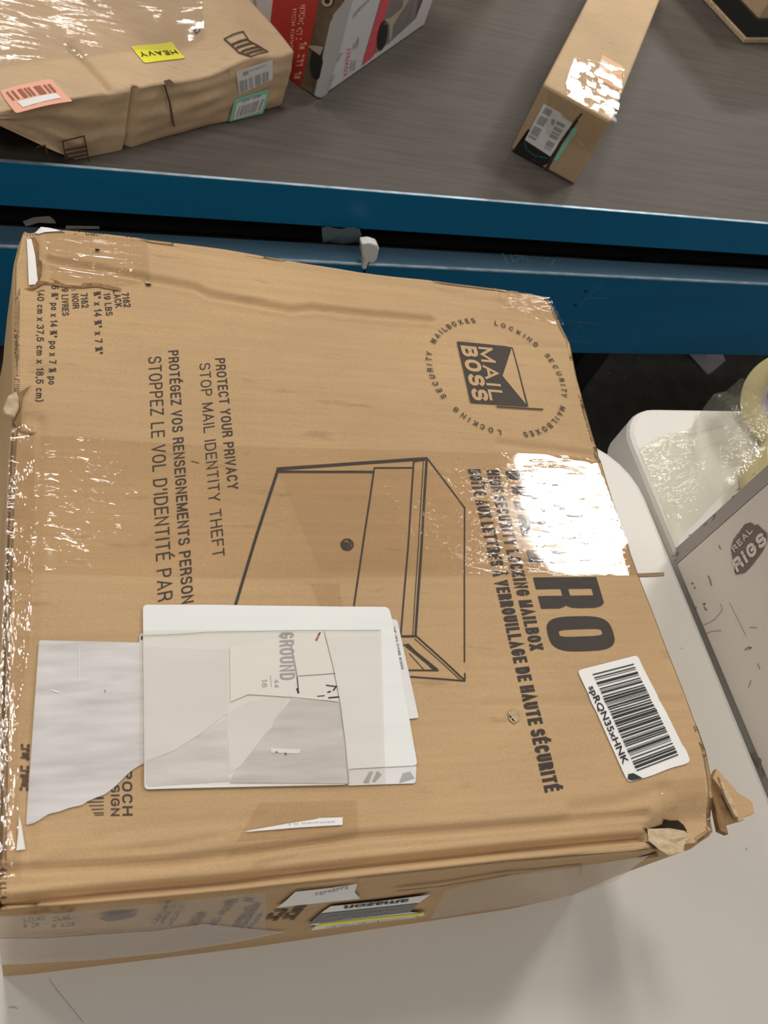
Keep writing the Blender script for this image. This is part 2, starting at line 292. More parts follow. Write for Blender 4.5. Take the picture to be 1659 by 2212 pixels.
class Print:
    """flat print on a plane (or draped over a height function): polygons, strokes and text placed on it"""
    def __init__(s, plane, eps=.0004, drape=None, grid=.005): s.p = plane; s.eps = eps; s.drape = drape; s.grid = grid; s.bm = bmesh.new(); s.zmin = ZB + .0004 if abs(plane.n.z) < .01 and abs(plane.o.z - ZB) < .001 else None
    def h(s, q): return s.p.hit(*q)
    def poly3(s, pts):
        vs = [s.bm.verts.new(p) for p in pts]
        try: s.bm.faces.new(vs)
        except ValueError: pass
    def poly(s, *pts): s.poly3([s.h(q) for q in pts])
    def rpoly(s, pts, r=6, n=4):
        """polygon in picture units with rounded corners"""
        out = []; m = len(pts)
        for i, q in enumerate(pts):
            a, b, c = Vector(pts[i - 1]), Vector(q), Vector(pts[(i + 1) % m])
            u = (a - b).normalized() * min(r, (a - b).length * .45); v = (c - b).normalized() * min(r, (c - b).length * .45)
            for k in range(n + 1):
                t = k / n; out.append(tuple(b + u * (1 - t) ** 2 + v * t ** 2))
        s.poly(*out)
    def stroke(s, pts, w):
        for a, b in zip(pts, pts[1:]):
            a, b = Vector(a), Vector(b); d = (b - a).normalized(); n = Vector((-d.y, d.x)) * w / 2; e = d * w * .3
            s.poly(a - e + n, b + e + n, b + e - n, a - e - n)
    def ring(s, outer, inner):
        o = [s.bm.verts.new(s.h(q)) for q in outer]; i = [s.bm.verts.new(s.h(q)) for q in inner]; n = len(o)
        for k in range(n): s.bm.faces.new((o[k], o[(k + 1) % n], i[(k + 1) % n], i[k]))
    def mesh2(s, v, f, P0, ex, ey):
        vs = [s.bm.verts.new(P0 + ex * x + ey * y) for x, y in v]
        for q in f:
            try: s.bm.faces.new([vs[k] for k in q])
            except ValueError: pass
    def text(s, t, p0, p1, pc, bold=.0):
        v, f, w = glyphs(t, bold); P0 = s.h(p0)
        s.mesh2(v, f, P0, (s.h(p1) - P0) / w, s.h(pc) - P0)
    def stext(s, t, p0, p1, pc, th=.14):
        P0 = s.h(p0); ex = s.h(p1) - P0; ey = s.h(pc) - P0; u = ex.normalized(); hh = (ey - u * ey.dot(u)).length
        s.squads(stroke_text(t, ex.length / hh, th), P0, u * hh, ey)
    def squads(s, quads, P0, ex, ey):
        for q in quads: s.poly3([P0 + ex * v.x + ey * v.y for v in q])
    def done(s, name, m, parent, label=None, apart=0):
        if apart:
            s.bm.verts.ensure_lookup_table(); seen = {}; isl = []
            for v in s.bm.verts:
                if v in seen: continue
                st = [v]; seen[v] = len(isl); mem = []
                while st:
                    x = st.pop(); mem.append(x)
                    for e in x.link_edges:
                        y = e.other_vert(x)
                        if y not in seen: seen[y] = len(isl); st.append(y)
                isl.append(mem)
            grp = [[m_] for m_ in isl]; merged = True
            def near(g, h): return any((a.co - b.co).length < apart for q in g for a in q for r in h for b in r)
            while merged:
                merged = False
                for i in range(len(grp)):
                    for j in range(i + 1, len(grp)):
                        if near(grp[i], grp[j]): grp[i] += grp.pop(j); merged = True; break
                    if merged: break
            out = None
            for g in grp:
                mem = {v for q in g for v in q}; p2 = Print(s.p, s.eps, s.drape, s.grid); mp = {v: p2.bm.verts.new(v.co) for v in mem}
                for f in s.bm.faces:
                    if f.verts[0] in mem:
                        p2.bm.faces.new([mp[v] for v in f.verts])
                o = p2.done(name, m, parent, label); out = out or o
            s.bm.free(); return out
        bm = s.bm; bmesh.ops.triangulate(bm, faces=bm.faces)
        if s.drape:
            xs = [v.co.x for v in bm.verts]; ys = [v.co.y for v in bm.verts]
            for lo, hi, no in ((min(xs), max(xs), (1, 0, 0)), (min(ys), max(ys), (0, 1, 0))):
                k = math.ceil(lo / s.grid) * s.grid
                while k < hi:
                    bmesh.ops.bisect_plane(bm, geom=bm.verts[:] + bm.edges[:] + bm.faces[:], dist=1e-7, plane_co=Vector(no) * k, plane_no=no); k += s.grid
            for v in bm.verts: v.co.z = s.drape(v.co.x, v.co.y) + s.eps
            nn = Vector((0, 0, 1))
        else:
            nn = s.p.n if s.p.n.dot(CAMP - s.p.o) > 0 else -s.p.n
            for v in bm.verts:
                v.co += nn * s.eps
                if s.zmin: v.co.z = max(v.co.z, s.zmin)
        bm.normal_update()
        flip = [f for f in bm.faces if f.normal.dot(nn) < 0]
        if flip: bmesh.ops.reverse_faces(bm, faces=flip)
        off = origin(parent); bmesh.ops.translate(bm, verts=bm.verts, vec=-off)
        me = bpy.data.meshes.new(name); bm.to_mesh(me); bm.free(); me.materials.append(m)
        if s.drape: me.polygons.foreach_set('use_smooth', [True] * len(me.polygons))
        o = bpy.data.objects.new(name, me); C.objects.link(o); o.parent = parent
        if label: o['label'] = label
        return o
def bars(pr, quad, n, fill=.55, seed=1):
    """barcode bars inside quad tl,tr,br,bl; bars run tl->bl, stacked tl->tr"""
    rnd = random.Random(seed); tl, tr, br, bl = [Vector(q) for q in quad]; x = 0
    while x < 1:
        w = rnd.choice((.5, .5, 1, 1, 1.6, 2.2)) / n; g = rnd.choice((.5, .7, 1, 1.4)) / n
        a, b = x, min(1, x + w * fill * 1.6)
        pr.poly(tl.lerp(tr, a), tl.lerp(tr, b), bl.lerp(br, b), bl.lerp(br, a)); x += w * fill * 1.6 + g
def dashes(pr, p0, p1, pc, n, seed=1, fill=.75):
    """a line of illegible worn characters from p0 to p1, cap side towards pc"""
    rnd = random.Random(seed); a, b = Vector(p0), Vector(p1); c = Vector(pc) - a
    for k in range(n):
        if rnd.random() < .12: continue
        x0 = a.lerp(b, k / n); x1 = a.lerp(b, (k + fill) / n); lo = rnd.uniform(0, .25); hi = rnd.uniform(.75, 1)
        j = rnd.random()
        if j < .35: pr.poly(x0 + c * lo, x1 + c * lo, x1 + c * hi, x0 + c * hi)
        elif j < .7:
            xm = x0.lerp(x1, .4); pr.poly(x0, xm, xm + c, x0 + c); pr.poly(xm + c * .65, x1 + c * .65, x1 + c, xm + c)
        else:
            pr.poly(x0, x1, x1 + c * .28, x0 + c * .28); pr.poly(x0 + c * .7, x1 + c * .7, x1 + c, x0 + c)
def boxmesh(name, P, ex, ey, h, m, parent, bev=.003, z=None):
    bm = bmesh.new(); P, ex, ey = Vector(P), Vector(ex), Vector(ey)
    prism(bm, [P, P + ex, P + ex + ey, P + ey], (0, 0, h)); bmesh.ops.recalc_face_normals(bm, faces=bm.faces); bevel(bm, bev)
    return mkbm(name, bm, m, parent)
# ------------------------------------------------------------------ setting
bm = bmesh.new(); prism(bm, [(-6, -5, -.1), (8, -5, -.1), (8, 10, -.1), (-6, 10, -.1)], (0, 0, .1))
fl = mkbm('floor', bm, FLOOR); tag(fl, kind='structure')
for nm, q in (('wall_back', [(-6, 9.9, 0), (8, 9.9, 0), (8, 10, 0), (-6, 10, 0)]), ('wall_left', [(-6, -5, 0), (-5.9, -5, 0), (-5.9, 9.9, 0), (-6, 9.9, 0)])):
    bm = bmesh.new(); prism(bm, q, (0, 0, 4.6)); tag(mkbm(nm, bm, WALLM), kind='structure')
# ------------------------------------------------------------------ folding tables
def rrect(x0, x1, y0, y1, r, z, n=8):
    out = []
    for cx, cy, a0 in ((x1 - r, y1 - r, 0), (x0 + r, y1 - r, 90), (x0 + r, y0 + r, 180), (x1 - r, y0 + r, 270)):
        for k in range(n + 1):
            a = math.radians(a0 + 90 * k / n); out.append(Vector((cx + r * math.cos(a), cy + r * math.sin(a), z)))
    return out
def table(x0, x1, y0, y1, r, label, rz=0, piv=(0, 0)):
    rot = Matrix.Rotation(math.radians(rz), 3, 'Z')
    T = lambda p: Vector((piv[0], piv[1], 0)) + rot @ (Vector(p) - Vector((piv[0], piv[1], 0)))
    t = thing('folding_table', (piv[0], piv[1], 0), label, 'table'); L0 = Vector(t.location)
    bm = bmesh.new(); prof = ((0, ZT - .045), (0, ZT - .006), (.0018, ZT - .0018), (.006, ZT))
    rings = [[bm.verts.new(T(p)) for p in rrect(x0 + d, x1 - d, y0 + d, y1 - d, r - d, z)] for d, z in prof]
    for a, b in zip(rings, rings[1:]):
        for k in range(len(a)): bm.faces.new((a[k], a[(k + 1) % len(a)], b[(k + 1) % len(a)], b[k]))
    bm.faces.new(rings[-1]); bm.faces.new(rings[0][::-1]); mkbm('table_top', bm, TABLE, t)
    for sx in (x0 + .22, x1 - .22):
        bm = bmesh.new(); tube(bm, [T((sx, y0 + .1, ZT - .06)), T((sx, y1 - .1, ZT - .06))], .013); mkbm('crossbar', bm, STEEL, t)
        for sy in (y0 + .1, y1 - .1):
            bm = bmesh.new(); tube(bm, [T((sx, sy, ZT - .046)), T((sx, sy, .012)), T((sx, sy, 0))], .0145); mkbm('leg', bm, STEEL, t)
    return t
T1 = table(-.95, .5515, -.27, .507, .075, 'white plastic folding table carrying the big battered mailbox carton', 3.6, (.5515, .38))
T2 = table(.5572, 1.9, -.24, .5425, .045, 'white plastic folding table on the right carrying tape rolls and plastic film', rz=3.6, piv=(.5572, .44))
pr = Print(flat(ZT), .0003)
z8 = Z(0, 2000, 4.1475)
pr.stroke(z8((440, 480), (520, 590), (620, 710), (740, 860)), 1.6); pr.stroke(z8((80, 730), (120, 728), (155, 742)), 2.5)
pr.stroke([(1611, 1832), (1613, 1836)], 2.2); pr.stroke([(1470, 1400), (1474, 1402)], 2)
pr.done('pen_mark', SCUFFL, T1, apart=.012)
# ------------------------------------------------------------------ conveyor
Pa, Pb = at(0, 350, .675), at(1659, 485, .675)
U = (Pb - Pa).normalized(); V = Vector((-U.y, U.x, 0))
cv = thing('conveyor', (Pa.x, Pa.y, 0), 'blue framed belt conveyor running behind the table with grey brown belt', 'conveyor')
def cpt(u, v, z): q = Pa + U * u + V * v; return Vector((q.x, q.y, z))
U0, U1 = -1.6, 3.6
def cbox(name, u0, u1, v0, v1, z0, z1, m, bev=.0015):
    bm = bmesh.new(); prism(bm, [cpt(u0, v0, z0), cpt(u1, v0, z0), cpt(u1, v1, z0), cpt(u0, v1, z0)], (0, 0, z1 - z0))
    bmesh.ops.recalc_face_normals(bm, faces=bm.faces)
    if bev: bevel(bm, bev)
    return mkbm(name, bm, m, cv)
cbox('belt', U0, U1, .006, 1.35, ZB - .012, ZB - .0006, BELT, 0)
cbox('belt', U0, U1, .016, 1.35, .50, .512, BELT, 0)
cbox('side_rail', U0, U1, 0, .004, .618, .6752, BLUE, .0005)
cbox('rail_lip', U0, U1, .0002, .0038, .6752, .676, EDGE, 0)
cbox('side_rail', U0, U1, 1.352, 1.364, .619, .675, BLUE)
cbox('slider_bed', U0, U1, .05, 1.3, .55, .645, DARK, 0)
us = (at(785, 545, .588) - Pa).dot(U)
for a, b in ((U0, us - .002), (us + .002, U1)):
    bmx = bmesh.new(); p = [(-.030, .425), (-.030, .588), (.001, .588), (.001, .583), (-.026, .583), (-.026, .425)]
    prism(bmx, [cpt(a, v, z) for v, z in p], U * (b - a)); mkbm('side_beam', bmx, BLUE, cv)
    bmx = bmesh.new(); prism(bmx, [cpt(a, v, .5882) for v in (-.0295, .001)] + [cpt(b, v, .5882) for v in (.001, -.0295)], (0, 0, .0004)); mkbm('beam_flange', bmx, BLUEF, cv)
    bmx = bmesh.new(); prism(bmx, [cpt(a, v, z) for v, z in ((-.0304, .5855), (-.0304, .5875), (-.0295, .5887), (-.028, .5887), (-.028, .5883), (-.0299, .5855))], U * (b - a)); mkbm('worn_beam_edge', bmx, EDGE, cv)
for u in (-1.2, .9, 3.0):
    for v in (.02, 1.3):
        cbox('leg', u, u + .05, v, v + .05, 0, .56, DARK)
    cbox('leg_brace', u, u + .05, .07, 1.3, .12, .16, DARK)
pr = Print(flat(.5887), .0003); z2 = Z(830, 440, 2.001)
for st in (((512, 215), (533, 262)), ((548, 222), (556, 252)), ((560, 224), (590, 226)), ((562, 250), (585, 236), (610, 225), (622, 250)), ((596, 224), (600, 245)), ((690, 240), (712, 238)), ((740, 238), (722, 262))):
    pr.stroke(z2(*st), 2)
pr.done('chalk_scribble', CHALK, cv, apart=.012)
pr = Print(Plane(cpt(0, -.0301, .5), -V), .0004)
for st in (((845, 432), (875, 405), (960, 408)), ((875, 405), (925, 365), (945, 330)), ((780, 505), (925, 518)), ((818, 560), (845, 520), (870, 560)), ((800, 590), (890, 600))):
    pr.stroke(z2(*st), 1.0)
pr.done('scratch', CHALK, cv, apart=.012)
pr = Print(Plane(cpt(0, -.0301, .5), -V), .0005)
pr.poly(*z2((862, 376), (876, 372), (880, 378), (866, 384))); pr.poly(*z2((818, 438), (830, 432), (834, 438), (822, 444)))
pr.done('bolt_hole', HOLE, cv, apart=.012)
# clear tape scrap hanging across the dark gap, and white plastic clip at the joint of the beam
q = [at(694, 489, .624), at(776, 491, .624), at(784, 524, .5895), at(695, 522, .5895)]
vs, fs = [], []; n = 6
for j in range(n + 1):
    for i in range(n + 1):
        a = q[0].lerp(q[1], i / n); b = q[3].lerp(q[2], i / n); p = a.lerp(b, j / n) - V * (.004 * math.sin(math.pi * j / n)) + V * .002 * math.sin(i * 1.7 + j); vs.append(p - V * .002)
for j in range(n):
    for i in range(n): k = j * (n + 1) + i; fs.append((k, k + 1, k + n + 2, k + n + 1))
mk('tape_scrap', vs, fs, TAPESC, cv, True)
bm = bmesh.new(); z6 = Z(420, 430, 1.8852)
pl = Plane(cpt(0, -.033, .6), -V)
prism(bm, [pl.hit(*q) for q in z6((680, 182), (715, 178), (745, 188), (754, 205), (745, 245), (728, 265), (710, 260), (700, 290), (682, 286), (690, 250), (682, 225))], V * .012)
bmesh.ops.recalc_face_normals(bm, faces=bm.faces); bevel(bm, .002)
mkbm('joint_clip', bm, CLIP, cv, label='white plastic clip')
# paper on the floor under the conveyor
z4 = Z(1200, 720, 3.614)
pp = [at(*q, .012) for q in z4((1025, 140), (1210, 140), (1305, 238), (1225, 300), (1195, 312))]
bm = bmesh.new(); c0 = sum(pp, Vector()) / 5
a = [bm.verts.new(p + Vector((0, 0, (.0, .03, .012, .0, -.004)[i]))) for i, p in enumerate(pp)]; m_ = bm.verts.new(c0 + Vector((-.01, .01, .012)))
for i in range(5): bm.faces.new((a[i], a[(i + 1) % 5], m_))
r_ = bmesh.ops.solidify(bm, geom=bm.faces[:], thickness=.001)
sc = mkbm('paper_scrap', bm, PAPERL); tag(sc, 'crumpled lilac white paper scrap on the dark floor below the blue beam', 'paper')
for i, (x, y) in enumerate(((412, 310), (540, 355), (712, 515), (1030, 370), (650, 200))):
    p = at(*z4((x, y))[0], 0); bm = bmesh.new(); rr = random.Random(i); prism(bm, [p + Vector((rr.uniform(.0015, .004) * math.cos(k * 1.05 + i), rr.uniform(.0015, .004) * math.sin(k * 1.05 + i), .0)) for k in range(6)], (0, 0, .0015))
    o = mkbm('debris_crumb', bm, SCUFF); tag(o, 'tiny pale crumb of debris on the dark floor', 'debris', 'crumbs on the dark floor')
# ------------------------------------------------------------------ the mailbox carton
GR = []     # grooves: polyline in the lid plane, depth, width
def groove(px, depth, w): GR.append(([at(*q, ZL).to_2d() for q in px], depth, w))
groove([(105, 562), (215, 580), (324, 604), (420, 621), (452, 637), (632, 669), (675, 664), (807, 679), (930, 690)], .0020, .0026)
groove([(330, 520), (500, 556), (640, 578), (850, 612), (1080, 655)], .0005, .004)
groove([(97, 1857), (360, 1829), (480, 1806)], .0005, .0016)
groove([(-20, 1884), (47, 1878), (360, 1862), (500, 1845), (778, 1807), (1100, 1782), (1265, 1769), (1400, 1757)], .0019, .0018)
groove([(-20, 1952), (230, 1926), (500, 1901), (790, 1865), (1100, 1833), (1396, 1806)], .0042, .0019)
groove([(1080, 958), (1180, 968), (1290, 984)], .0009, .003)
groove([(1100, 745), (1215, 752)], .0005, .003)
groove([(1240, 1750), (1330, 1738), (1440, 1705)], .0010, .004)
groove([(1050, 1525), (1470, 1515)], .0004, .003)
groove([(200, 1815), (300, 1790), (560, 1765)], .0004, .003)
groove([(66, 480), (76, 560), (72, 620)], .0016, .004)
groove([(85, 905), (70, 1180), (65, 1400), (55, 1640), (60, 1850)], .0008, .003)
groove([(1370, 1190), (1420, 1330), (1510, 1560)], .0007, .003)
DENT = [(at(1437, 1790, ZL).to_2d(), .012, .006, .006), (at(40, 905, ZL).to_2d(), .011, .012, .005), (at(318, 612, ZL).to_2d(), .003, .003, .002),
        (at(1110, 1550, ZL).to_2d(), .0035, .003, .0025), (at(60, 600, ZL).to_2d(), .008, .02, .002), (at(1200, 690, ZL).to_2d(), .02, .018, .003), (at(1530, 1770, ZL).to_2d(), .02, .015, .006)]
BACKC = [at(*q, ZL).to_2d() for q in ((105, 562), (420, 621), (807, 679), (1120, 708))]
def segd(x, y, a, b):
    dx, dy = b.x - a.x, b.y - a.y; t = max(0, min(1, ((x - a.x) * dx + (y - a.y) * dy) / (dx * dx + dy * dy)))
    return math.hypot(x - a.x - t * dx, y - a.y - t * dy)
def lidz(x, y):
    z = ZL + .0007 * math.sin(19 * x + 1) * math.sin(15 * y + .5) + .0006 * (noise.noise(Vector((x * 28, y * 28, 2))))
    for pl, dep, w in GR:
        d = min(segd(x, y, a, b) for a, b in zip(pl, pl[1:]))
        if d < 4 * w: z += -1.5 * dep * math.exp(-(d / w) ** 2) + .35 * dep * math.exp(-((d - 2 * w) / w) ** 2)
    for c, rx, ry, dep in DENT:
        k = ((x - c.x) / rx) ** 2 + ((y - c.y) / ry) ** 2
        if k < 6: z -= dep * math.exp(-k)
    if y > .47: z -= .0025 * min(1, (y - .47) / .03)
    if y < .107: z -= .002 * min(1, (.107 - y) / .012)
    return z
def resample(pts, n):
    L = [0]
    for a, b in zip(pts, pts[1:]): L.append(L[-1] + (b - a).length)
    out = []; j = 0
    for k in range(n + 1):
        s = L[-1] * k / n
        while j < len(L) - 2 and L[j + 1] < s: j += 1
        t = (s - L[j]) / max(1e-9, L[j + 1] - L[j]); out.append(pts[j].lerp(pts[j + 1], min(1, t)))
    return out
V2 = lambda *p: [Vector(q) for q in p]
TLc, TRc, BRc, BLc = (-.0158, .499), (.3655, .4935), (.3625, .0865), (-.0135, .0845)
back = V2(TLc, (-.0053, .5025), (.0017, .504), (.0306, .5057), (.1166, .5053), (.2135, .4985), (.2941, .4979), (.3267, .4967), (.3579, .4947), TRc)
right = V2(BRc, (.3681, .1106), (.3712, .1321), (.3698, .1696), (.3676, .2191), (.3659, .2489), (.3645, .3018), (.3657, .3596), (.3677, .4099), (.3717, .446), (.3712, .4691), (.369, .4855), TRc)
left = V2(BLc, (-.0145, .12), (-.0155, .16), (-.0167, .2087), (-.017, .2578), (-.0177, .3155), (-.0171, .3635), (-.019, .416), (-.020, .4657), (-.0175, .489), TLc)
front = V2(BLc, (.03, .0825), (.087, .0815), (.1472, .0812), (.2289, .0813), (.3029, .0795), (.345, .080), BRc)
NX, NY = 250, 280
bk, rt, lf, fr = resample(back, NX), resample(right, NY), resample(left, NY), resample(front, NX)
RR = .0045
def inset(line, n2): return [p + Vector(n2) * RR for p in line]
bk_, rt_, lf_, fr_ = inset(bk, (0, -1)), inset(rt, (-1, 0)), inset(lf, (1, 0)), inset(fr, (0, 1))
def fixc(l, a, b): l[0] = Vector(a); l[-1] = Vector(b)
tl, tr, br, bl = Vector(TLc) + Vector((RR, -RR)), Vector(TRc) + Vector((-RR, -RR)), Vector(BRc) + Vector((-RR, RR)), Vector(BLc) + Vector((RR, RR))
fixc(bk_, tl, tr); fixc(rt_, br, tr); fixc(lf_, bl, tl); fixc(fr_, bl, br)
verts, faces = [], []
for j in range(NY + 1):
    t = j / NY
    for i in range(NX + 1):
        s = i / NX
        p = fr_[i] * (1 - t) + bk_[i] * t + lf_[j] * (1 - s) + rt_[j] * s - (bl * ((1 - s) * (1 - t)) + br * (s * (1 - t)) + tl * ((1 - s) * t) + tr * (s * t))
        verts.append(Vector((p.x, p.y, lidz(p.x, p.y))))
G = lambda i, j: j * (NX + 1) + i
for j in range(NY):
    for i in range(NX): faces.append((G(i, j), G(i + 1, j), G(i + 1, j + 1), G(i, j + 1)))
# skirt: rolled edge, then side walls down to the table
loop = [(G(i, 0), fr[i], 'f', i / NX) for i in range(NX)] + [(G(NX, j), rt[j], 'r', j / NY) for j in range(NY)] + \
       [(G(i, NY), bk[i], 'b', i / NX) for i in range(NX, 0, -1)] + [(G(0, j), lf[j], 'l', j / NY) for j in range(NY, 0, -1)]
Bc = {'bl': Vector((-.013, .0832)), 'br': Vector((.366, .0895)), 'tr': Vector((.366, .496)), 'tl': Vector((-.036, .497))}
BF = V2((-.013, .0832), (-.0012, .0825), (.1299, .0815), (.1611, .0819), (.3136, .0843), (.366, .0885)); BFR = resample(BF, 100)
def bottom(side, t):
    if side == 'f': return BFR[min(100, int(round(t * 100)))].copy()
    a, b = {'f': ('bl', 'br'), 'r': ('br', 'tr'), 'b': ('tl', 'tr'), 'l': ('bl', 'tl')}[side]; return Bc[a].lerp(Bc[b], t)
prev = [g for g, _, _, _ in loop]; N = len(loop)
rows = []
for a in (30, 60, 90): rows.append(('roll', math.radians(a)))
for t in (.1, .25, .4, .55, .7, .85, .97, 1.0): rows.append(('wall', t))
for kind, a in rows:
    cur = []
    for g, o2, side, t in loop:
        p0 = verts[g]; d = o2 - p0.to_2d()
        if kind == 'roll': p = Vector((p0.x + d.x * math.sin(a), p0.y + d.y * math.sin(a), p0.z - RR * (1 - math.cos(a))))
        else:
            q = o2.lerp(bottom(side, t), a); zt = p0.z - RR; z = zt + (ZT - zt) * a
            w = .0022 * math.sin(math.pi * a) * noise.noise(Vector((q.x * 14, q.y * 14, z * 16))) if side != 'f' else .0006 * math.sin(math.pi * a) * noise.noise(Vector((q.x * 14, 3, z * 16)))
            n2 = {'f': (0, -1), 'r': (1, 0), 'b': (0, 1), 'l': (-1, 0)}[side]; q = q + Vector(n2) * w
            p = Vector((q.x, q.y, z))
        cur.append(len(verts)); verts.append(p)
    for k in range(N): faces.append((prev[k], cur[k], cur[(k + 1) % N], prev[(k + 1) % N]))
    prev = cur
faces.append(tuple(prev))
BX = thing('cardboard_box', (.178, .29, ZT), 'big battered kraft carton printed with a mailbox drawing, taped and torn', 'box')
mk('carton', verts, faces, CARD, BX, True)
LID = flat(ZL)
def P(eps=.00025, grid=.006): return Print(LID, eps, lidz, grid)
# --- slogans
z7 = Z(280, 720, 2.676)
pr = P()
pr.stext('PROTECT YOUR PRIVACY', *z7((493, 148), (568, 905), (550, 145)), th=.155)
pr.stext('STOP MAIL IDENTITY THEFT', *z7((402, 178), (480, 1299), (464, 172)), th=.115)
pr.stext('PROTÉGEZ VOS RENSEIGNEMENTS PERSON', *z7((222, 104), (302, 1565), (281, 100)), th=.155)
pr.stext("STOPPEZ LE VOL D'IDENTITÉ PAR", *z7((107, 138), (163, 1551), (182, 133)), th=.115)
pr.stroke(z7((357, 738), (400, 750)), 1.6)
pr.done('printed_slogan', INK, BX)
# --- size text, top left
z5 = Z(0, 440, 3.95)
pr = P()
for t, a, b, c in (('7162', (1035, 772), (1058, 892), (1095, 766)), ('LACK', (962, 752), (985, 896), (1020, 742)), ('19 LBS', (880, 775), (904, 962), (938, 770)),
                   ('¾" x 14 ¾" x 7 ¼"', (797, 758), (812, 1288), (860, 754)), ('7162', (685, 775), (698, 896), (745, 768)), (': NOIR', (608, 738), (620, 900), (665, 735)),
                   ('9 LIVRES', (524, 728), (530, 960), (582, 728)), ('5 ¾" po x 14 ¾" po x 7 ¼ po', (440, 705), (412, 1540), (500, 705)),
                   ('(40 cm x 37,5 cm x 18,5 cm)', (318, 732), (305, 1683), (378, 735))):
    pr.stext(t, *z5(a, b, c), th=.17)
pr.done('printed_dimensions', INK, BX)
# --- title lines and METRO
z9 = Z(900, 980, 3.0164); z3 = Z(1050, 1380, 2.7241)
pr = P()
pr.stext('HIGH SECURITY LOCKING MAILBOX', (1050.2, 1015.8), (1145.5, 1406), (1077, 1015.5), th=.20)
pr.stext('BOÎTE AUX LETTRES À VERROUILLAGE DE HAUTE SÉCURITÉ', (1009.5, 1014.5), (1176.8, 1713), (1036.8, 1013.8), th=.20)
pr.done('printed_subtitle', INK, BX)
pr = P()
M0, M1, MC = LID.hit(1090.6, 1017), LID.hit(1193.5, 1410), LID.hit(1221, 1021)
ex, ey = (M1 - M0), (MC - M0)
def letter(polys, a, b):
    a, b = (a - 110) / 1188, (b - 110) / 1188
    for q in polys: pr.poly3([M0 + ex * (a + (b - a) * u) + ey * v for u, v in q])
def ringl(a, b, outer, inner):
    a, b = (a - 110) / 1188, (b - 110) / 1188; f = lambda q: M0 + ex * (a + (b - a) * q[0]) + ey * q[1]
    o = [pr.bm.verts.new(f(q)) for q in outer]; i = [pr.bm.verts.new(f(q)) for q in inner]; n = len(o)
    for k in range(n): pr.bm.faces.new((o[k], o[(k + 1) % n], i[(k + 1) % n], i[k]))
letter([[(0, 0), (0, 1), (.23, 1), (.23, 0)], [(.77, 0), (.77, 1), (1, 1), (1, 0)], [(.23, 1), (.30, 1), (.5, .42), (.5, .03), (.42, .03), (.23, .6)], [(.77, 1), (.70, 1), (.5, .42), (.5, .03), (.58, .03), (.77, .6)]], 110, 392)
letter([[(0, 0), (0, 1), (.42, 1), (.42, 0)], [(.42, .82), (.42, 1), (1, 1), (1, .82)], [(.42, .42), (.42, .59), (.9, .59), (.9, .42)], [(.42, 0), (.42, .18), (1, .18), (1, 0)]], 420, 580)
letter([[(0, .81), (0, 1), (1, 1), (1, .81)], [(.3, 0), (.3, .81), (.7, .81), (.7, 0)]], 600, 806)
letter([[(0, 0), (0, 1), (.38, 1), (.38, 0)], [(.38, .87), (.38, 1), (.60, 1), (.60, .87)], [(.38, .38), (.38, .50), (.60, .50), (.60, .38)],
        [(.6, .38), (.9, .38), (.98, .47), (1, .6), (1, .84), (.95, .94), (.85, 1), (.6, 1)], [(.6, 0), (1, 0), (1, .28), (.93, .38), (.6, .38)]], 838, 1035)
def sup(w0, w1, h0, h1, n=32, e=3.2):
    out = []
    for k in range(n):
        a = 2 * math.pi * k / n; c, s_ = math.cos(a), math.sin(a)
        out.append(((w0 + w1) / 2 + (w1 - w0) / 2 * math.copysign(abs(c) ** (2 / e), c), (h0 + h1) / 2 + (h1 - h0) / 2 * math.copysign(abs(s_) ** (2 / e), s_)))
    return out
ringl(1085, 1298, sup(0, 1, 0, 1.0), sup(.375, .585, .17, .83, e=4))
pr.done('printed_title', INK, BX)
# --- round emblem
z1 = Z(900, 660, 4.1475)
pr = P(.0008, .0025)
pr.poly(*z1((358, 325), (855, 379), (998, 908), (480, 873)))
pr.stroke(z1((716, 909), (1126, 936)), 3.0)
RC, RA = Vector((.3008883, .4066962, ZL)), .0514
seq = 'L77.8 O71.6 C64.4 K57.5 I52.2 N47.2 G40.4 S26.6 E21.2 C14.4 U7.5 R0.8 I-4.4 T-9.6 Y-15 M-29.7 A-36.4 I-42.6 L-47.7 B-54.1 O-60.6 X-67.6 E-74.3 S-79.9 L-102.4 O-109.1 C-116.1 K-121.8 I-127.3 N-132.5 G-139.9 S-154.2 E-160.4 C-166.9 U-173.8 R179.5 I174.3 T168.6 Y162.9 M147.7 A140.3 I134.6 L129.5 B123.8 O117.8 X110.9 E104.2 S98.6'
for w in seq.split():
    ch, a = w[0], math.radians(float(w[1:])); wd = FONT[ch][0] * .95 + .17; qd = stroke_text(ch, wd, .17)
    out = Vector((math.cos(a), math.sin(a), 0)); tan = Vector((math.sin(a), -math.cos(a), 0)); h = .0044
    pr.squads(qd, RC + out * (RA - h / 2) - tan * h * wd / 2, tan * h, out * h)
pr.done('printed_emblem', INK, BX)
pr = P(.0010, .0025)
pr.poly(*z1((845, 392), (976, 892), (763, 640)))
pr.stext('MAIL', *z1((545, 378), (652, 858), (672, 391)), th=.19)
pr.stext('BOSS', *z1((388, 362), (500, 852), (530, 379)), th=.24)
pr.done('emblem_lettering', CARD, BX, 'bare cardboard letters and flap inside the dark emblem')
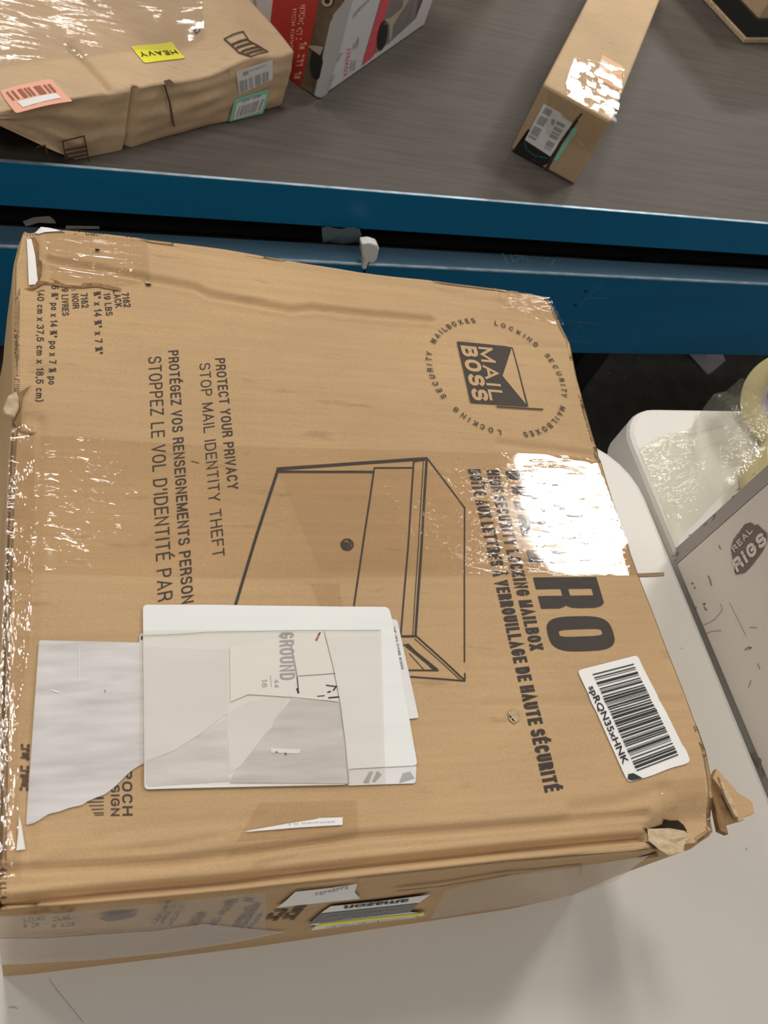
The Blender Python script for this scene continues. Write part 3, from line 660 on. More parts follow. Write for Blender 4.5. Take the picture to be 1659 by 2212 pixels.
# --- mailbox drawing
pr = P()
for pts, w in ((((599, 1014), (760, 1003), (921, 992)), 6), (((599, 1020), (806, 1021)), 4.5), (((806, 1021), (808, 1012), (891, 1012)), 3), (((600, 1016), (553, 1160), (508, 1309)), 5.5),
               (((807, 1018), (785, 1165), (764, 1310)), 3.4), (((893, 998), (880, 1190), (865, 1374)), 3.2), (((921, 993), (909, 1190), (897, 1374)), 4.6), (((914, 996), (902, 1190), (891, 1372)), 1.6),
               (((893, 998), (921, 993)), 4), (((924, 993), (1003, 1098)), 2.8), (((1003, 1097), (1002, 1260), (1003, 1430)), 2.8), (((1004, 1455), (1004, 1471)), 3),
               (((865, 1375), (897, 1375)), 4), (((898, 1374), (1003, 1469)), 3.2), (((896, 1381), (996, 1470)), 1.6), (((884, 1462), (1004, 1471)), 3), (((871, 1394), (882, 1392), (936, 1448)), 2.2),
               (((884, 1448), (946, 1449)), 3), (((878, 1395), (942, 1447)), 6), (((884, 1412), (916, 1448)), 1.6)):
    pr.stroke(pts, w * 1.15)
def circ(cx, cy, r, n=20, ry=None): return [(cx + r * math.cos(2 * math.pi * k / n), cy + (ry or r) * math.sin(2 * math.pi * k / n)) for k in range(n)]
pr.ring(circ(749, 1178, 14.5, ry=13.5), circ(750, 1177, 10, ry=9)); pr.poly(*circ(746, 1179, 7.5)); pr.stroke([(752, 1168), (757, 1176), (754, 1186)], 4)
pr.done('printed_mailbox_drawing', INK, BX)
# --- lower left maker's mark and column of worn text
z0 = Z(0, 1340, 3.814)
pr = P()
pr.stext('EPOCH', *z0((1003, 1150), (1008, 1612), (1086, 1150)), th=.18); pr.stext('DESIGN', *z0((913, 1210), (912, 1614), (985, 1210)), th=.18)
for y in (1470, 1500, 1530, 1560, 1590, 1608): pr.stroke(z0((700 + (y - 1470) * .6, y), (852, y - 4)), 3.4 if y < 1500 else 2)
pr.done('printed_maker_mark', INK, BX)
pr = P()
dashes(pr, *z0((172, 1015), (162, 1410), (245, 1015)), 11, 5, .8)
pr.done('worn_print_column', INKSOFT, BX)
# --- tapes on the lid (above print)
def strip(quad, m, eps, name, grid=.005, label=None):
    pr = P(eps, grid); pr.poly(*quad); return pr.done(name, m, BX, label)
strip([(22, 935), (420, 962), (1284, 985), (1382, 1243), (510, 1250), (10, 1236)], TAPE, .0006, 'packing_tape', label='wide dull tape across the lid')
strip([(600, 1022), (780, 1016), (1100, 1014), (1303, 1032), (1382, 1241), (1090, 1238), (690, 1236)], TAPES, .0009, 'packing_tape', label='short shiny tape over the title')
strip([(24, 900), (72, 915), (78, 1100), (64, 1390), (38, 1560), (46, 1900), (-14, 1905), (-8, 1650), (3, 1380), (11, 1200), (19, 1000)], TAPEW, .0009, 'packing_tape', label='wrinkled tape along the left edge')
strip([(95, 497), (318, 515), (325, 612), (262, 622), (110, 606)], TAPE, .0006, 'packing_tape', label='short tape at the back left corner')
strip([(1066, 618), (1190, 640), (1222, 700), (1200, 700), (1080, 665)], TAPES, .0006, 'packing_tape', label='clear tape over the back right corner')
strip([(1418, 1690), (1520, 1680), (1538, 1760), (1436, 1770)], TAPES, .0006, 'packing_tape', label='clear tape at the front right corner')
strip([(560, 1735), (770, 1728), (775, 1806), (490, 1850)], TAPE, .0006, 'packing_tape', label='short tape over the paper sliver')
strip([(670, 1262), (732, 1262), (740, 1312), (690, 1312)], TAPE, .0006, 'packing_tape', label='narrow tape tongue above the white label')
# --- torn shipping label (left, older) and white shipping label
pr = P(.0008, .008)
pr.rpoly(z0((322, 168), (1150, 184), (1145, 130), (1165, 105), (1200, 110), (1240, 300), (1300, 1120), (1195, 1180), (1168, 1192), (1110, 1226), (1060, 1262), (1010, 1312), (960, 1362), (915, 1400), (860, 1440), (790, 1466), (720, 1496), (680, 1526), (570, 1550), (480, 1585), (400, 1602), (330, 1650), (285, 1674), (214, 1688)), 5)
tl_ = pr.done('torn_label', LABELG, BX, 'torn grey lilac backing of an old label')
pr = P(.0011, .008); pr.stroke(z0((425, 580), (490, 600)), 3); pr.stroke(z0((650, 220), (655, 520)), 1.5); pr.done('torn_label_glint', WHITE, tl_)
pr = P(.0011, .008); pr.text('s', *z0((1160, 128), (1160, 165), (1182, 128)), .03); pr.stroke(z0((862, 580), (866, 596)), 1.4); pr.done('torn_label_print', BLACK, tl_, apart=.012)
zl = Z(280, 1280, 2.5136)
pr = P(.0009, .008)
pr.rpoly(zl((1390, 140), (1450, 155), (1568, 682), (1500, 690)), 5); pr.rpoly(zl((1180, 960), (1556, 940), (1550, 1038), (1180, 1050)), 6)
under = pr.done('under_label', LABELT, BX, 'edges of an older label showing under the white one', apart=.006)
pr = P(.0012, .008); pr.stext('THE UPS STORE #3959', *zl((1425, 190), (1473, 420), (1437, 188)), .14); pr.done('under_label_print', BLACK, under)
pr = P(.0012, .008); pr.poly(*zl((1300, 975), (1318, 975), (1296, 1035), (1265, 1035))); pr.poly(*zl((1340, 972), (1365, 990), (1330, 1030), (1315, 1030))); pr.poly(*zl((1480, 985), (1520, 975), (1545, 1010), (1460, 1035))); pr.done('under_label_smudge', GREYINK, under, apart=.012)
pr = P(.0014, .008)
pr.rpoly(zl((72, 68), (1402, 86), (1420, 150), (1560, 942), (1180, 962), (1186, 1046), (78, 1074)), 10)
wl = pr.done('shipping_label', LABEL, BX, 'blank white shipping label stuck face up on the lid')
pr = P(.0016, .008); pr.poly(*zl((84, 300), (525, 320), (530, 660), (400, 760), (250, 860), (84, 925)))
pr.poly(*zl((525, 660), (640, 600), (760, 580), (845, 585), (770, 740), (700, 820), (600, 950), (540, 990))); pr.done('label_tint', LABELT, wl, 'greyish lilac show-through areas of the label', apart=.006)
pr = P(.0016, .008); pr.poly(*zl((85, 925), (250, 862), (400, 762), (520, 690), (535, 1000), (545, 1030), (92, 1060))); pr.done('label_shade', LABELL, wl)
pr = P(.0018, .008)
pr.poly(*zl((880, 575), (1010, 590), (1135, 605), (1160, 820), (1182, 1040), (540, 1040), (560, 990), (605, 945), (640, 900), (700, 820), (735, 770), (770, 738), (780, 700), (832, 640)))
pr.done('torn_patch', LABELG, wl, 'rough grey torn patch')
pr = P(.0020, .008); pr.poly(*zl((760, 850), (930, 858), (915, 880), (765, 876))); pr.poly(*zl((540, 300), (890, 235), (1050, 225), (1105, 450), (1130, 600), (880, 574), (640, 560), (545, 600))); pr.done('label_window', WHITE, wl, 'clean white part of the covered old label', apart=.006)
pr = P(.0022, .008)
pr.stroke(zl((75, 240), (250, 236), (420, 226), (730, 219), (1050, 215), (1355, 215)), .8); pr.stroke(zl((1050, 220), (1095, 400), (1135, 600), (1165, 830), (1185, 1046)), .9)
pr.stroke(zl((910, 462), (1110, 449)), 1.0); pr.stroke(zl((905, 470), (912, 550)), 2.2); pr.stroke(zl((1015, 571), (1052, 568)), 2); pr.stroke(zl((1062, 512), (1120, 520)), 2.6); pr.stroke(zl((1075, 580), (1130, 575)), 3)
pr.stroke(zl((1085, 545), (1070, 550)), 3); pr.stroke(zl((1115, 520), (1100, 540)), 3); pr.stroke(zl((905, 530), (912, 552)), 4); pr.stroke(zl((840, 878), (845, 886)), 2.5); pr.stroke(zl((790, 872), (798, 874)), 2)
pr.stroke(zl((1028, 228), (1018, 242)), 3)
pr.done('label_print', BLACK, wl, apart=.012)
pr = P(.0022, .008)
pr.stext('GROUND', *zl((808, 225), (812, 484), (886, 222)), .14); pr.stroke(zl((872, 300), (905, 468)), 3.4); pr.stroke(zl((760, 460), (765, 520)), 1.2)
pr.stext('44', *zl((780, 480), (782, 525), (805, 480)), .14); pr.stext('16', *zl((712, 480), (714, 522), (742, 480)), .14)
pr.done('label_faded_print', GREYINK, wl)
pr = P(.0023, .008); pr.poly(*zl((1018, 240), (1030, 232), (1012, 272), (1000, 268))); pr.done('label_tear', mat('brown_tear', (.40, .16, .10), .7), wl)
# glint creases of the tape over the label
strip([(300, 1365), (820, 1366), (830, 1700), (300, 1700)], TAPE, .0026, 'packing_tape', .008, 'clear tape over the shipping label')
# --- barcode label
pr = P(.0008, .004)
pr.rpoly(z3((532, 190), (890, 96), (920, 165), (1150, 630), (1168, 650), (1198, 722), (1165, 742), (1090, 760), (960, 812), (830, 848)), 9)
bl_ = pr.done('barcode_label', WHITE, BX, 'white barcode label near the right edge')
pr = P(.0012, .004)
bars(pr, z3((620, 213), (880, 785), (1125, 690), (865, 148)), 62, .44, 11)
pr.text('spRQN35xHNK', *z3((594, 290), (800, 745), (628, 276)), .018)
pr.poly(*z3((830, 800), (860, 795), (912, 825), (850, 838), (825, 830)))
pr.done('barcode_print', BLACK, bl_)
# --- white tear slivers
zf = Z(500, 1740, 2.765)
pr = P(.0010, .01); pr.poly(*zf((75, 158), (330, 112), (500, 85), (520, 78), (662, 72), (662, 118), (400, 135), (100, 160))); o_ = pr.done('paper_sliver', WHITE, BX, 'white sliver of torn paper')
pr = P(.0013, .02); dashes(pr, *zf((340, 120), (620, 103), (338, 112)), 18, 4, .6); pr.done('sliver_print', GREYINK, o_)
pr = P(.0012, .01); pr.poly(*z0((158, 1615), (178, 1700), (208, 1888), (135, 1905), (150, 1760))); pr.done('paper_sliver', WHITE, BX, 'white sliver by the left edge')
pr = P(.0010, .01); pr.poly(*z5((228, 290), (268, 272), (300, 420), (322, 640), (300, 665), (246, 672))); pr.poly(*z5((298, 225), (350, 190), (480, 210), (520, 222), (380, 240), (330, 245))); pr.done('paper_sliver', WHITE, BX, 'white torn strip at the back left corner')
# --- torn tear lines
pr = P(.0008, .006)
pr.poly(*z5((262, 255), (300, 262), (330, 330), (328, 470), (356, 500), (350, 600), (330, 640), (372, 670), (460, 690), (470, 660), (400, 640), (560, 700), (690, 712), (705, 688), (830, 690), (1035, 735), (1025, 760), (820, 720), (700, 728), (560, 722), (360, 690), (205, 716), (318, 655), (300, 480)))
pr.done('torn_edge', CARDIN, BX, 'ragged brown tear line', apart=.006)
pr = P(.0008, .004)
pr.poly(*z3((128, 430), (160, 415), (190, 440), (195, 480), (165, 500), (140, 470))); pr.poly(*z5((1235, 650), (1280, 645), (1290, 700), (1240, 690)))
pr.done('puncture_edge', CARDPALE, BX, apart=.006)
pr = P(.0012, .004)
pr.poly(*z3((135, 445), (160, 455), (175, 490), (150, 470))); pr.poly(*z5((1240, 690), (1285, 695), (1285, 715), (1245, 710))); pr.poly(*z5((810, 385), (850, 390), (852, 405), (815, 408)))
z8b = Z(1100, 1650, 2.968)
pr.done('puncture', HOLE, BX, apart=.006)
# torn hole at the front right corner
pr = P(.0010, .004)
pr.poly(*z8b((862, 400), (905, 405), (1015, 372), (1012, 345), (1060, 352), (1110, 350), (1150, 378), (1168, 410), (1165, 445), (1140, 440), (1060, 408), (910, 430))); pr.poly(*z8b((880, 470), (900, 500), (975, 545), (920, 530), (893, 510)))
pr.done('torn_hole', HOLE, BX, apart=.006)
bm = bmesh.new(); q = z8b((905, 405), (960, 400), (1060, 395), (1150, 420), (1170, 460), (1130, 520), (1125, 560), (1020, 590), (960, 545), (900, 490))
rnd = random.Random(3)
c3 = LID.hit(*z8b((1030, 480))[0]); c3.z = lidz(c3.x, c3.y) + .002
vv = [];
for a in q: p = LID.hit(*a); p.z = lidz(p.x, p.y) + .0012 + rnd.uniform(0, .0015); vv.append(p)
mid = [v.lerp(c3, .5) + Vector((0, 0, rnd.uniform(-.001, .002))) for v in vv]
a_ = [bm.verts.new(v) for v in vv]; b_ = [bm.verts.new(v) for v in mid]; cc = bm.verts.new(c3)
for k in range(len(a_)):
    k2 = (k + 1) % len(a_); bm.faces.new((a_[k], a_[k2], b_[k2], b_[k])); bm.faces.new((b_[k], b_[k2], cc))
mkbm('crumpled_patch', bm, CARDPALE, BX)
# torn flap sticking out at the front right corner
zfl = ZL - .012
bm = bmesh.new(); fp = [at(*q, zfl) for q in z8b((1305, 90), (1330, 30), (1352, 55), (1410, 120), (1470, 190), (1530, 222), (1560, 250), (1572, 318), (1500, 340), (1505, 360), (1470, 368), (1420, 240))]
prism(bm, fp, (0, 0, -.004)); mkbm('torn_flap', bm, CARD, BX)
bm = bmesh.new(); fp = [at(*q, zfl - .003) for q in z8b((1240, -20), (1300, 80), (1420, 240), (1470, 368), (1390, 392), (1405, 450), (1350, 425), (1330, 330), (1310, 230), (1255, 60))]
prism(bm, fp, (0, 0, -.004)); mkbm('torn_flap', bm, CARDIN, BX, label='dark torn core of the corner flap')
bm = bmesh.new(); fp = [at(*q, zfl - .001) for q in z8b((1330, 90), (1350, 110), (1400, 200), (1460, 350), (1440, 345), (1380, 230))]
prism(bm, fp, (0, 0, .002)); mkbm('torn_flap', bm, CARDPALE, BX, label='pale frayed layer of the corner flap')
# left edge tear
zt_ = Z(0, 800, 3.687)
bm = bmesh.new()
prism(bm, [at(*q, ZL + .001) for q in zt_((60, 200), (130, 160), (150, 210), (150, 290), (110, 370), (40, 350), (22, 310))], (0, 0, -.003)); bmesh.ops.recalc_face_normals(bm, faces=bm.faces); bevel(bm, .0008, 1)
mkbm('torn_flap', bm, CARDPALE, BX, label='pale curled scrap on the left edge')
pr = P(.0012, .004); pr.poly(*zt_((150, 180), (250, 125), (185, 200), (165, 300), (170, 440), (215, 470), (300, 480), (240, 500), (160, 460), (100, 375), (145, 300))); pr.done('torn_hole', CARDIN, BX, apart=.006)
# sliver of tape sticking out at the right edge
bm = bmesh.new(); prism(bm, [at(*q, ZL - .003) for q in z9((1440, 780), (1612, 772), (1614, 795), (1560, 800), (1440, 803))], (0, 0, -.0008)); mkbm('tape_end', bm, mat('olive_tape_end', (.22, .16, .07), .5), BX, label='brownish tape end sticking out')
# clear tape tails at the back left corner
bm = bmesh.new(); prism(bm, [at(*q, ZL - .006) for q in z5((195, 150), (290, 115), (420, 105), (455, 130), (480, 165), (330, 160), (220, 190))], (0, 0, -.0004)); mkbm('tape_end', bm, TAPEG, BX)
bm = bmesh.new(); prism(bm, [at(*q, ZL - .006) for q in z5((560, 185), (845, 192), (850, 212), (560, 212))], (0, 0, -.0004)); mkbm('tape_end', bm, TAPEG, BX)
# --- front wall of the carton
FR = Plane((0, .0811, ZL), Vector((0, -.185, .0035)))
zfl_ = Z(0, 1740, 2.9625)
def PF(eps=.0005): return Print(Plane((0, .0808, ZL - .004), (0, -1, -.002)), eps)
FRP = PF().p
pr = PF()
for i, (p0, p1, pc, n) in enumerate((((150, 715), (292, 700), (150, 740), 5), ((150, 750), (280, 735), (150, 780), 5), ((340, 705), (492, 688), (335, 735), 5), ((335, 750), (485, 738), (330, 775), 5),
                                   ((1055, 630), (960, 755), (1085, 635), 6), ((1100, 630), (1010, 755), (1130, 632), 6), ((1155, 630), (1070, 758), (1185, 632), 5), ((1260, 690), (1180, 780), (1330, 690), 5),
                                   ((1440, 630), (1300, 800), (1500, 620), 7), ((1560, 660), (1480, 780), (1600, 650), 6), ((1620, 640), (1545, 770), (1655, 635), 6))):
    dashes(pr, *zfl_(p0, p1, pc), n, i + 3, .88)
for i, (p0, p1, pc, n) in enumerate((((130, 580), (20, 730), (175, 585), 7), ((200, 600), (90, 735), (220, 610), 7), ((285, 600), (180, 690), (370, 595), 4), ((375, 595), (285, 690), (460, 585), 4))):
    dashes(pr, *zf(p0, p1, pc), n, i + 30, .88)
pr.stroke(zfl_((1440, 628), (1475, 615), (1520, 608)), 4); pr.stroke(zfl_((1560, 600), (1615, 606)), 4)
pr.poly(*zfl_((625, 712), (720, 692), (880, 683), (860, 705), (760, 728), (680, 735)))
pr.done('printed_side_text', INKSOFT, BX)
def fstrip(name, pts, m, eps, label=None):
    pr = PF(eps); pr.poly(*pts); return pr.done(name, m, BX, label)
fstrip('packing_tape', zfl_((-40, 840), (280, 838), (620, 815), (1000, 790), (1300, 745), (1830, 800), (1500, 868), (1090, 930), (640, 975), (220, 1000), (-40, 1010)), TAPEH, .0009, 'hazy whitish tape low on the front side')
fstrip('packing_tape', zfl_((-40, 700), (250, 688), (700, 650), (1200, 595), (1700, 545), (1700, 800), (1000, 800), (300, 845), (-40, 855)), TAPEG, .0007, 'greyish film tape on the front side')
fstrip('packing_tape', [(960, 1915), (1100, 1882), (1290, 1858), (1400, 1840), (1330, 1895), (1215, 1935), (930, 1978)], TAPEG, .0019, 'greyish film tape at the front right')
o_ = fstrip('white_sticker', zf((270, 598), (330, 550), (380, 502), (600, 478), (750, 455), (735, 505), (765, 545), (430, 580)), WHITE, .0010, 'crumpled white sticker on the front side')
pr = PF(.0013); dashes(pr, *zf((500, 525), (700, 480), (500, 510)), 8, 3); pr.done('sticker_smudge', GREYINK, o_)
st_ = fstrip('brand_sticker', zf((455, 698), (530, 632), (590, 590), (880, 560), (1185, 522), (1118, 570), (1060, 625), (1140, 632), (1155, 645), (1100, 660), (900, 682), (475, 735), (505, 705)), WHITE, .0010, 'white grey and yellow sticker')
pr = PF(.0013); pr.poly(*zf((455, 696), (530, 632), (1117, 570), (1060, 625))); pr.done('sticker_band', mat('grey_band', (.17, .175, .18), .5), st_)
pr = PF(.0013); pr.poly(*zf((500, 712), (528, 692), (1060, 636), (1150, 627), (1140, 640), (900, 668))); pr.done('sticker_stripe', YELLOW, st_)
pr = PF(.0016); pr.text('amazon', *zf((1062, 543), (675, 583), (1042, 566)), .03); pr.done('sticker_lettering', BLACK, st_)
pr = PF(.0016); dashes(pr, *zf((1005, 602), (570, 648), (998, 612)), 30, 9, .6); dashes(pr, *zf((940, 622), (660, 652), (930, 634)), 20, 19, .6); dashes(pr, *zf((1120, 645), (560, 712), (1110, 655)), 26, 29, .6); pr.done('sticker_small_print', GREYINK, st_, apart=.012)
pr = PF(.0018)
pr.stroke(z8b((0, 688), (200, 670), (450, 634)), 2); pr.stroke(z8b((455, 634), (452, 690)), 3); pr.stroke(zf((990, 488), (1250, 460), (1659, 392)), 2.4)
pr.poly(*z8b((810, 585), (900, 560), (945, 550), (950, 572), (900, 580), (840, 592)))
pr.done('front_tear', CARDIN, BX)
# ------------------------------------------------------------------ parcels on the belt
RZ = lambda p, z: Vector((p.x, p.y, z))
# heavy parcel
A, B = at(605, 228, ZB), at(152, 353, ZB); FH = vert(A, B); d = (B - A).normalized(); n2 = Vector((d.y, -d.x, 0))
if n2.dot(A - CAMP) < 0: n2 = -n2          # pointing away from the camera
HV = thing('cardboard_box', (A.lerp(B, .5) + n2 * .2), 'wide crushed kraft parcel with yellow HEAVY label on the conveyor', 'box')
hr = FH.hit(612, 94).z - ZB
LW = .40; DP = .42; NXh, NDh, NHh = 150, 110, 30
HCR = [at(*q, ZB + hr).to_2d() for q in ((150, 88), (200, 138), (252, 190), (284, 200))]
sfc = (FH.hit(290, 215) - A).dot(d)
def hv(s, t, top=True):
    """s along the front from right corner, t: depth (top) or height (front)"""
    base = A + d * (s * LW)
    edge = hr - .012 * math.exp(-((s * LW - .125) / .05) ** 2) - .006 * math.exp(-((s * LW - .02) / .03) ** 2) + .004 * math.sin(9 * s)
    if top:
        p = base + n2 * (t * DP); z = ZB + edge * (1 - math.exp(-t * 9)) + (edge - .010) * math.exp(-t * 9) + .002 * math.sin(4 * s + 2) * min(1, t * 3) + .0015 * noise.noise(Vector((s * 9, t * 9, 1)))
        z -= .006 * math.exp(-((t * DP - .05 - .0 * s) / .02) ** 2) * math.exp(-((s * LW - .13) / .05) ** 2)
        dl = min(segd(p.x, p.y, a_h, b_h) for a_h, b_h in zip(HCR, HCR[1:])); z -= .007 * math.exp(-(dl / .0042) ** 2)
        return RZ(p, z)
    w = .004 * math.sin(math.pi * t) * math.sin(3 * s + 1) + .003 * noise.noise(Vector((s * 8, t * 5, 4)))
    dl = abs(s * LW - sfc - .004 * (1 - t)); w -= .007 * math.exp(-(dl / .004) ** 2)
    lift = max(0, (s * LW - (A - B).length + .01)) * .75
    z0_ = min(lift, edge * .75)
    return RZ(base - n2 * w, ZB + z0_ + (edge - .010 - z0_) * t)
verts, faces = [], []
for j in range(NHh + 1):
    for i in range(NXh + 1): verts.append(hv(i / NXh, j / NHh, False))
for j in range(1, NDh + 1):
    for i in range(NXh + 1): verts.append(hv(i / NXh, j / NDh, True))
rows_ = NHh + NDh; w_ = NXh + 1
for j in range(rows_):
    for i in range(NXh): faces.append((j * w_ + i, j * w_ + i + 1, (j + 1) * w_ + i + 1, (j + 1) * w_ + i))
# right end wall, back wall, left wall, bottom
def fan(idx, drop):
    global verts, faces
    low = []
    for k in idx: low.append(len(verts)); verts.append(drop(verts[k]))
    for a, b, c_, e in zip(idx, idx[1:], low[1:], low): faces.append((a, b, c_, e))
fan([(NHh + k) * w_ for k in range(NDh + 1)], lambda p: RZ(p, ZB)); fan([(NHh + k) * w_ + NXh for k in range(NDh + 1)], lambda p: RZ(p, ZB + max(0, .062 * (1 - 2.2 * (p - A).dot(n2) / DP))))
fan([rows_ * w_ + i for i in range(w_)], lambda p: RZ(p, ZB))
mk('carton', verts, faces, CARD2, HV, True)
class HVTop(Print): pass
def hvz(x, y):
    p = Vector((x, y, 0)) - RZ(A, 0); s = p.dot(d) / LW; t = max(0, p.dot(n2) / DP); return hv(s, t).z
hp = flat(ZB + hr)
za = Z(0, 0, 2.5922)
def PH(eps): return Print(hp, eps, hvz, .008)
def PHF(eps): return Print(FH, eps + .004)
pr = PH(.001); pr.rpoly(za((735, 212), (975, 153), (1052, 240), (815, 303)), 5); lb = pr.done('heavy_label', YELLOW, HV, 'bright yellow label')
pr = PH(.0016); pr.stext('HEAVY', *za((992, 190), (778, 243), (1014, 214)), .20); pr.done('label_lettering', BLACK, lb)
pr = PH(.001); pr.rpoly(za((0, 500), (285, 425), (410, 530), (90, 608), (30, 545)), 5); lb = pr.done('pink_label', PINK, HV, 'salmon pink barcode label')
pr = PH(.0016); bars(pr, za((32, 510), (280, 455), (318, 492), (72, 548)), 15, .9, 4); pr.done('barcode_print', PINKB, lb)
pr = PH(.0016); pr.poly(*za((95, 553), (315, 500), (345, 520), (128, 578))); pr.done('label_window', WHITE, lb, apart=.006)
pr = PH(.0012)
pr.stroke(za((1260, 190), (1365, 160), (1400, 205), (1510, 245), (1415, 278), (1345, 258), (1260, 190)), 2.5)
for a, b in (((1300, 222), (1392, 198)), ((1330, 238), (1420, 214)), ((1360, 256), (1460, 228)), ((1385, 268), (1480, 240))): pr.stroke(za(a, b), 4)
pr.done('printed_icon', INKSOFT, HV, apart=.006)
pr = PHF(.001)
pr.stroke(za((335, 775), (455, 745), (482, 900), (360, 915), (335, 775)), 3.5)
for y in (825, 850, 872, 892): pr.stroke(za((352, y), (468, y - 22)), 5)
pr.stroke(za((190, 805), (238, 797), (248, 840)), 3)
pr.done('printed_icon', INKSOFT, HV, apart=.006)
pr = PHF(.001); pr.rpoly(za((1308, 385), (1512, 318), (1512, 430), (1325, 515)), 3); lb = pr.done('barcode_label', WHITE, HV, 'white barcode label')
pr = PHF(.0015); bars(pr, za((1325, 440), (1500, 378), (1500, 432), (1332, 505)), 16, .8, 6); pr.poly(*za((1345, 388), (1372, 380), (1375, 400), (1348, 408))); dashes(pr, *za((1378, 388), (1480, 352), (1376, 380)), 8, 3); pr.done('barcode_print', GREYINK, lb)
pr = PHF(.001); pr.rpoly(za((1300, 540), (1488, 483), (1488, 545), (1455, 625), (1270, 667)), 3); lb = pr.done('mint_label', GREEN, HV, 'mint green barcode label')
pr = PHF(.0014); pr.poly(*za((1312, 562), (1478, 510), (1450, 605), (1290, 655))); pr.done('label_window', WHITE, lb, apart=.006)
pr = PHF(.0018); bars(pr, za((1325, 580), (1465, 535), (1440, 600), (1305, 640)), 14, .9, 8); dashes(pr, *za((1340, 560), (1450, 525), (1338, 545)), 9, 5); pr.done('barcode_print', GREYINK, lb)
pr = PHF(.001); pr.stroke(za((905, 460), (935, 560), (958, 690)), 4); pr.done('dark_mark', INKSOFT, HV, apart=.006)  # dark stroke along the front crease
pr = PH(.001); pr.poly(*za((925, 385), (960, 372), (990, 392), (960, 408))); pr.poly(*za((1088, 120), (1110, 112), (1130, 128), (1105, 138))); pr.done('dark_mark', INKSOFT, HV, apart=.006)  # small dark patches on the parcel top
# clear film sheet over the back of the parcel top
vs, fs = [], []; n = 40
q = [hp.hit(-25, 150), hp.hit(445, 62), hp.hit(425, -50), hp.hit(-25, -50)]
for j in range(n + 1):
    for i in range(n + 1):
        p = q[0].lerp(q[1], i / n).lerp(q[3].lerp(q[2], i / n), j / n)
        p.z = hvz(p.x, p.y) + .002 + .004 * abs(noise.noise(Vector((p.x * 18, p.y * 60, 5)))); vs.append(p)
for j in range(n):
    for i in range(n): k = j * (n + 1) + i; fs.append((k, k + 1, k + n + 2, k + n + 1))
mk('film_wrap', vs, fs, FILMB, HV, True, 'loose clear film over the back of the top')
# long slim parcel
B0, B1 = at(1103, 325, ZB), at(1240, 400, ZB); FL = vert(B0, B1); hl = FL.hit(1337, 270).z - ZB
e1 = B1 - B0; e1.z = 0; ln = Vector((-e1.y, e1.x, 0)).normalized()
if ln.y < 0: ln = -ln
ln = (ln * .75 + Vector((math.cos(math.radians(65.5)), math.sin(math.radians(65.5)), 0)) * .25).normalized()
LP = thing('cardboard_box', B0 + e1 / 2 + ln * .3, 'long slim kraft parcel with taped end lying alone on the conveyor', 'box')
boxmesh('carton', B0, e1, ln * .62, hl, CARD2, LP, .004)
pr = Print(FL, .0006); zc = Z(1060, 0, 2.7696)
pr.poly(*zc((205, 840), (225, 770), (395, 850), (372, 960), (290, 1020), (115, 935), (150, 880))); pr.done('black_print_patch', BLACK, LP)
pr = Print(FL, .0009); pr.poly(*zc((318, 618), (420, 672), (425, 700), (490, 735), (358, 935), (205, 835))); lb = pr.done('shipping_label', WHITE, LP, 'white barcode label on the end')
pr = Print(FL, .0012); bars(pr, zc((330, 640), (225, 815), (270, 840), (372, 660)), 12, .9, 5); bars(pr, zc((400, 720), (320, 880), (360, 900), (450, 745)), 12, .9, 9); pr.poly(*zc((368, 708), (388, 715), (378, 748), (360, 742))); pr.done('barcode_print', GREYINK, lb)
pr = Print(FL, .0009); pr.poly(*zc((490, 768), (515, 755), (518, 780), (400, 958), (375, 955))); pr.done('mint_label', GREEN, LP, 'mint green label strip')
pr = Print(FL, .0009); pr.stroke(zc((515, 720), (420, 850), (330, 1020)), 7); pr.stroke(zc((545, 680), (515, 715)), 4); pr.stroke(zc((250, 950), (300, 975)), 3); pr.done('dark_seam', mat('dark_seam_print', (.06, .04, .035), .5), LP)
pr = Print(FL, .0012); pr.stroke(zc((205, 850), (215, 890), (265, 930), (335, 942)), 3); pr.done('teal_arc', TEAL, LP)
tp = flat(ZB + hl)
pr = Print(tp, .0008); pr.poly(*zc((665, 330), (790, 400), (770, 545), (625, 470))); lb = pr.done('peach_label', PEACH, LP, 'peach coloured label under tape')
pr = Print(tp, .0012); pr.poly(*zc((660, 360), (700, 380), (668, 475), (635, 455))); pr.poly(*zc((705, 385), (752, 405), (748, 420), (702, 400))); pr.poly(*zc((710, 440), (735, 445), (730, 465), (705, 460))); pr.done('label_window', WHITE, lb, apart=.006)
pr = Print(tp, .0016); pr.poly(*zc((500, 340), (800, 420), (748, 738), (560, 640), (430, 560))); pr.done('packing_tape', TAPEL, LP)
pr = Print(FL, .0016); pr.poly(*zc((345, 528), (750, 745), (640, 930), (330, 800))); pr.done('packing_tape', TAPE, LP)
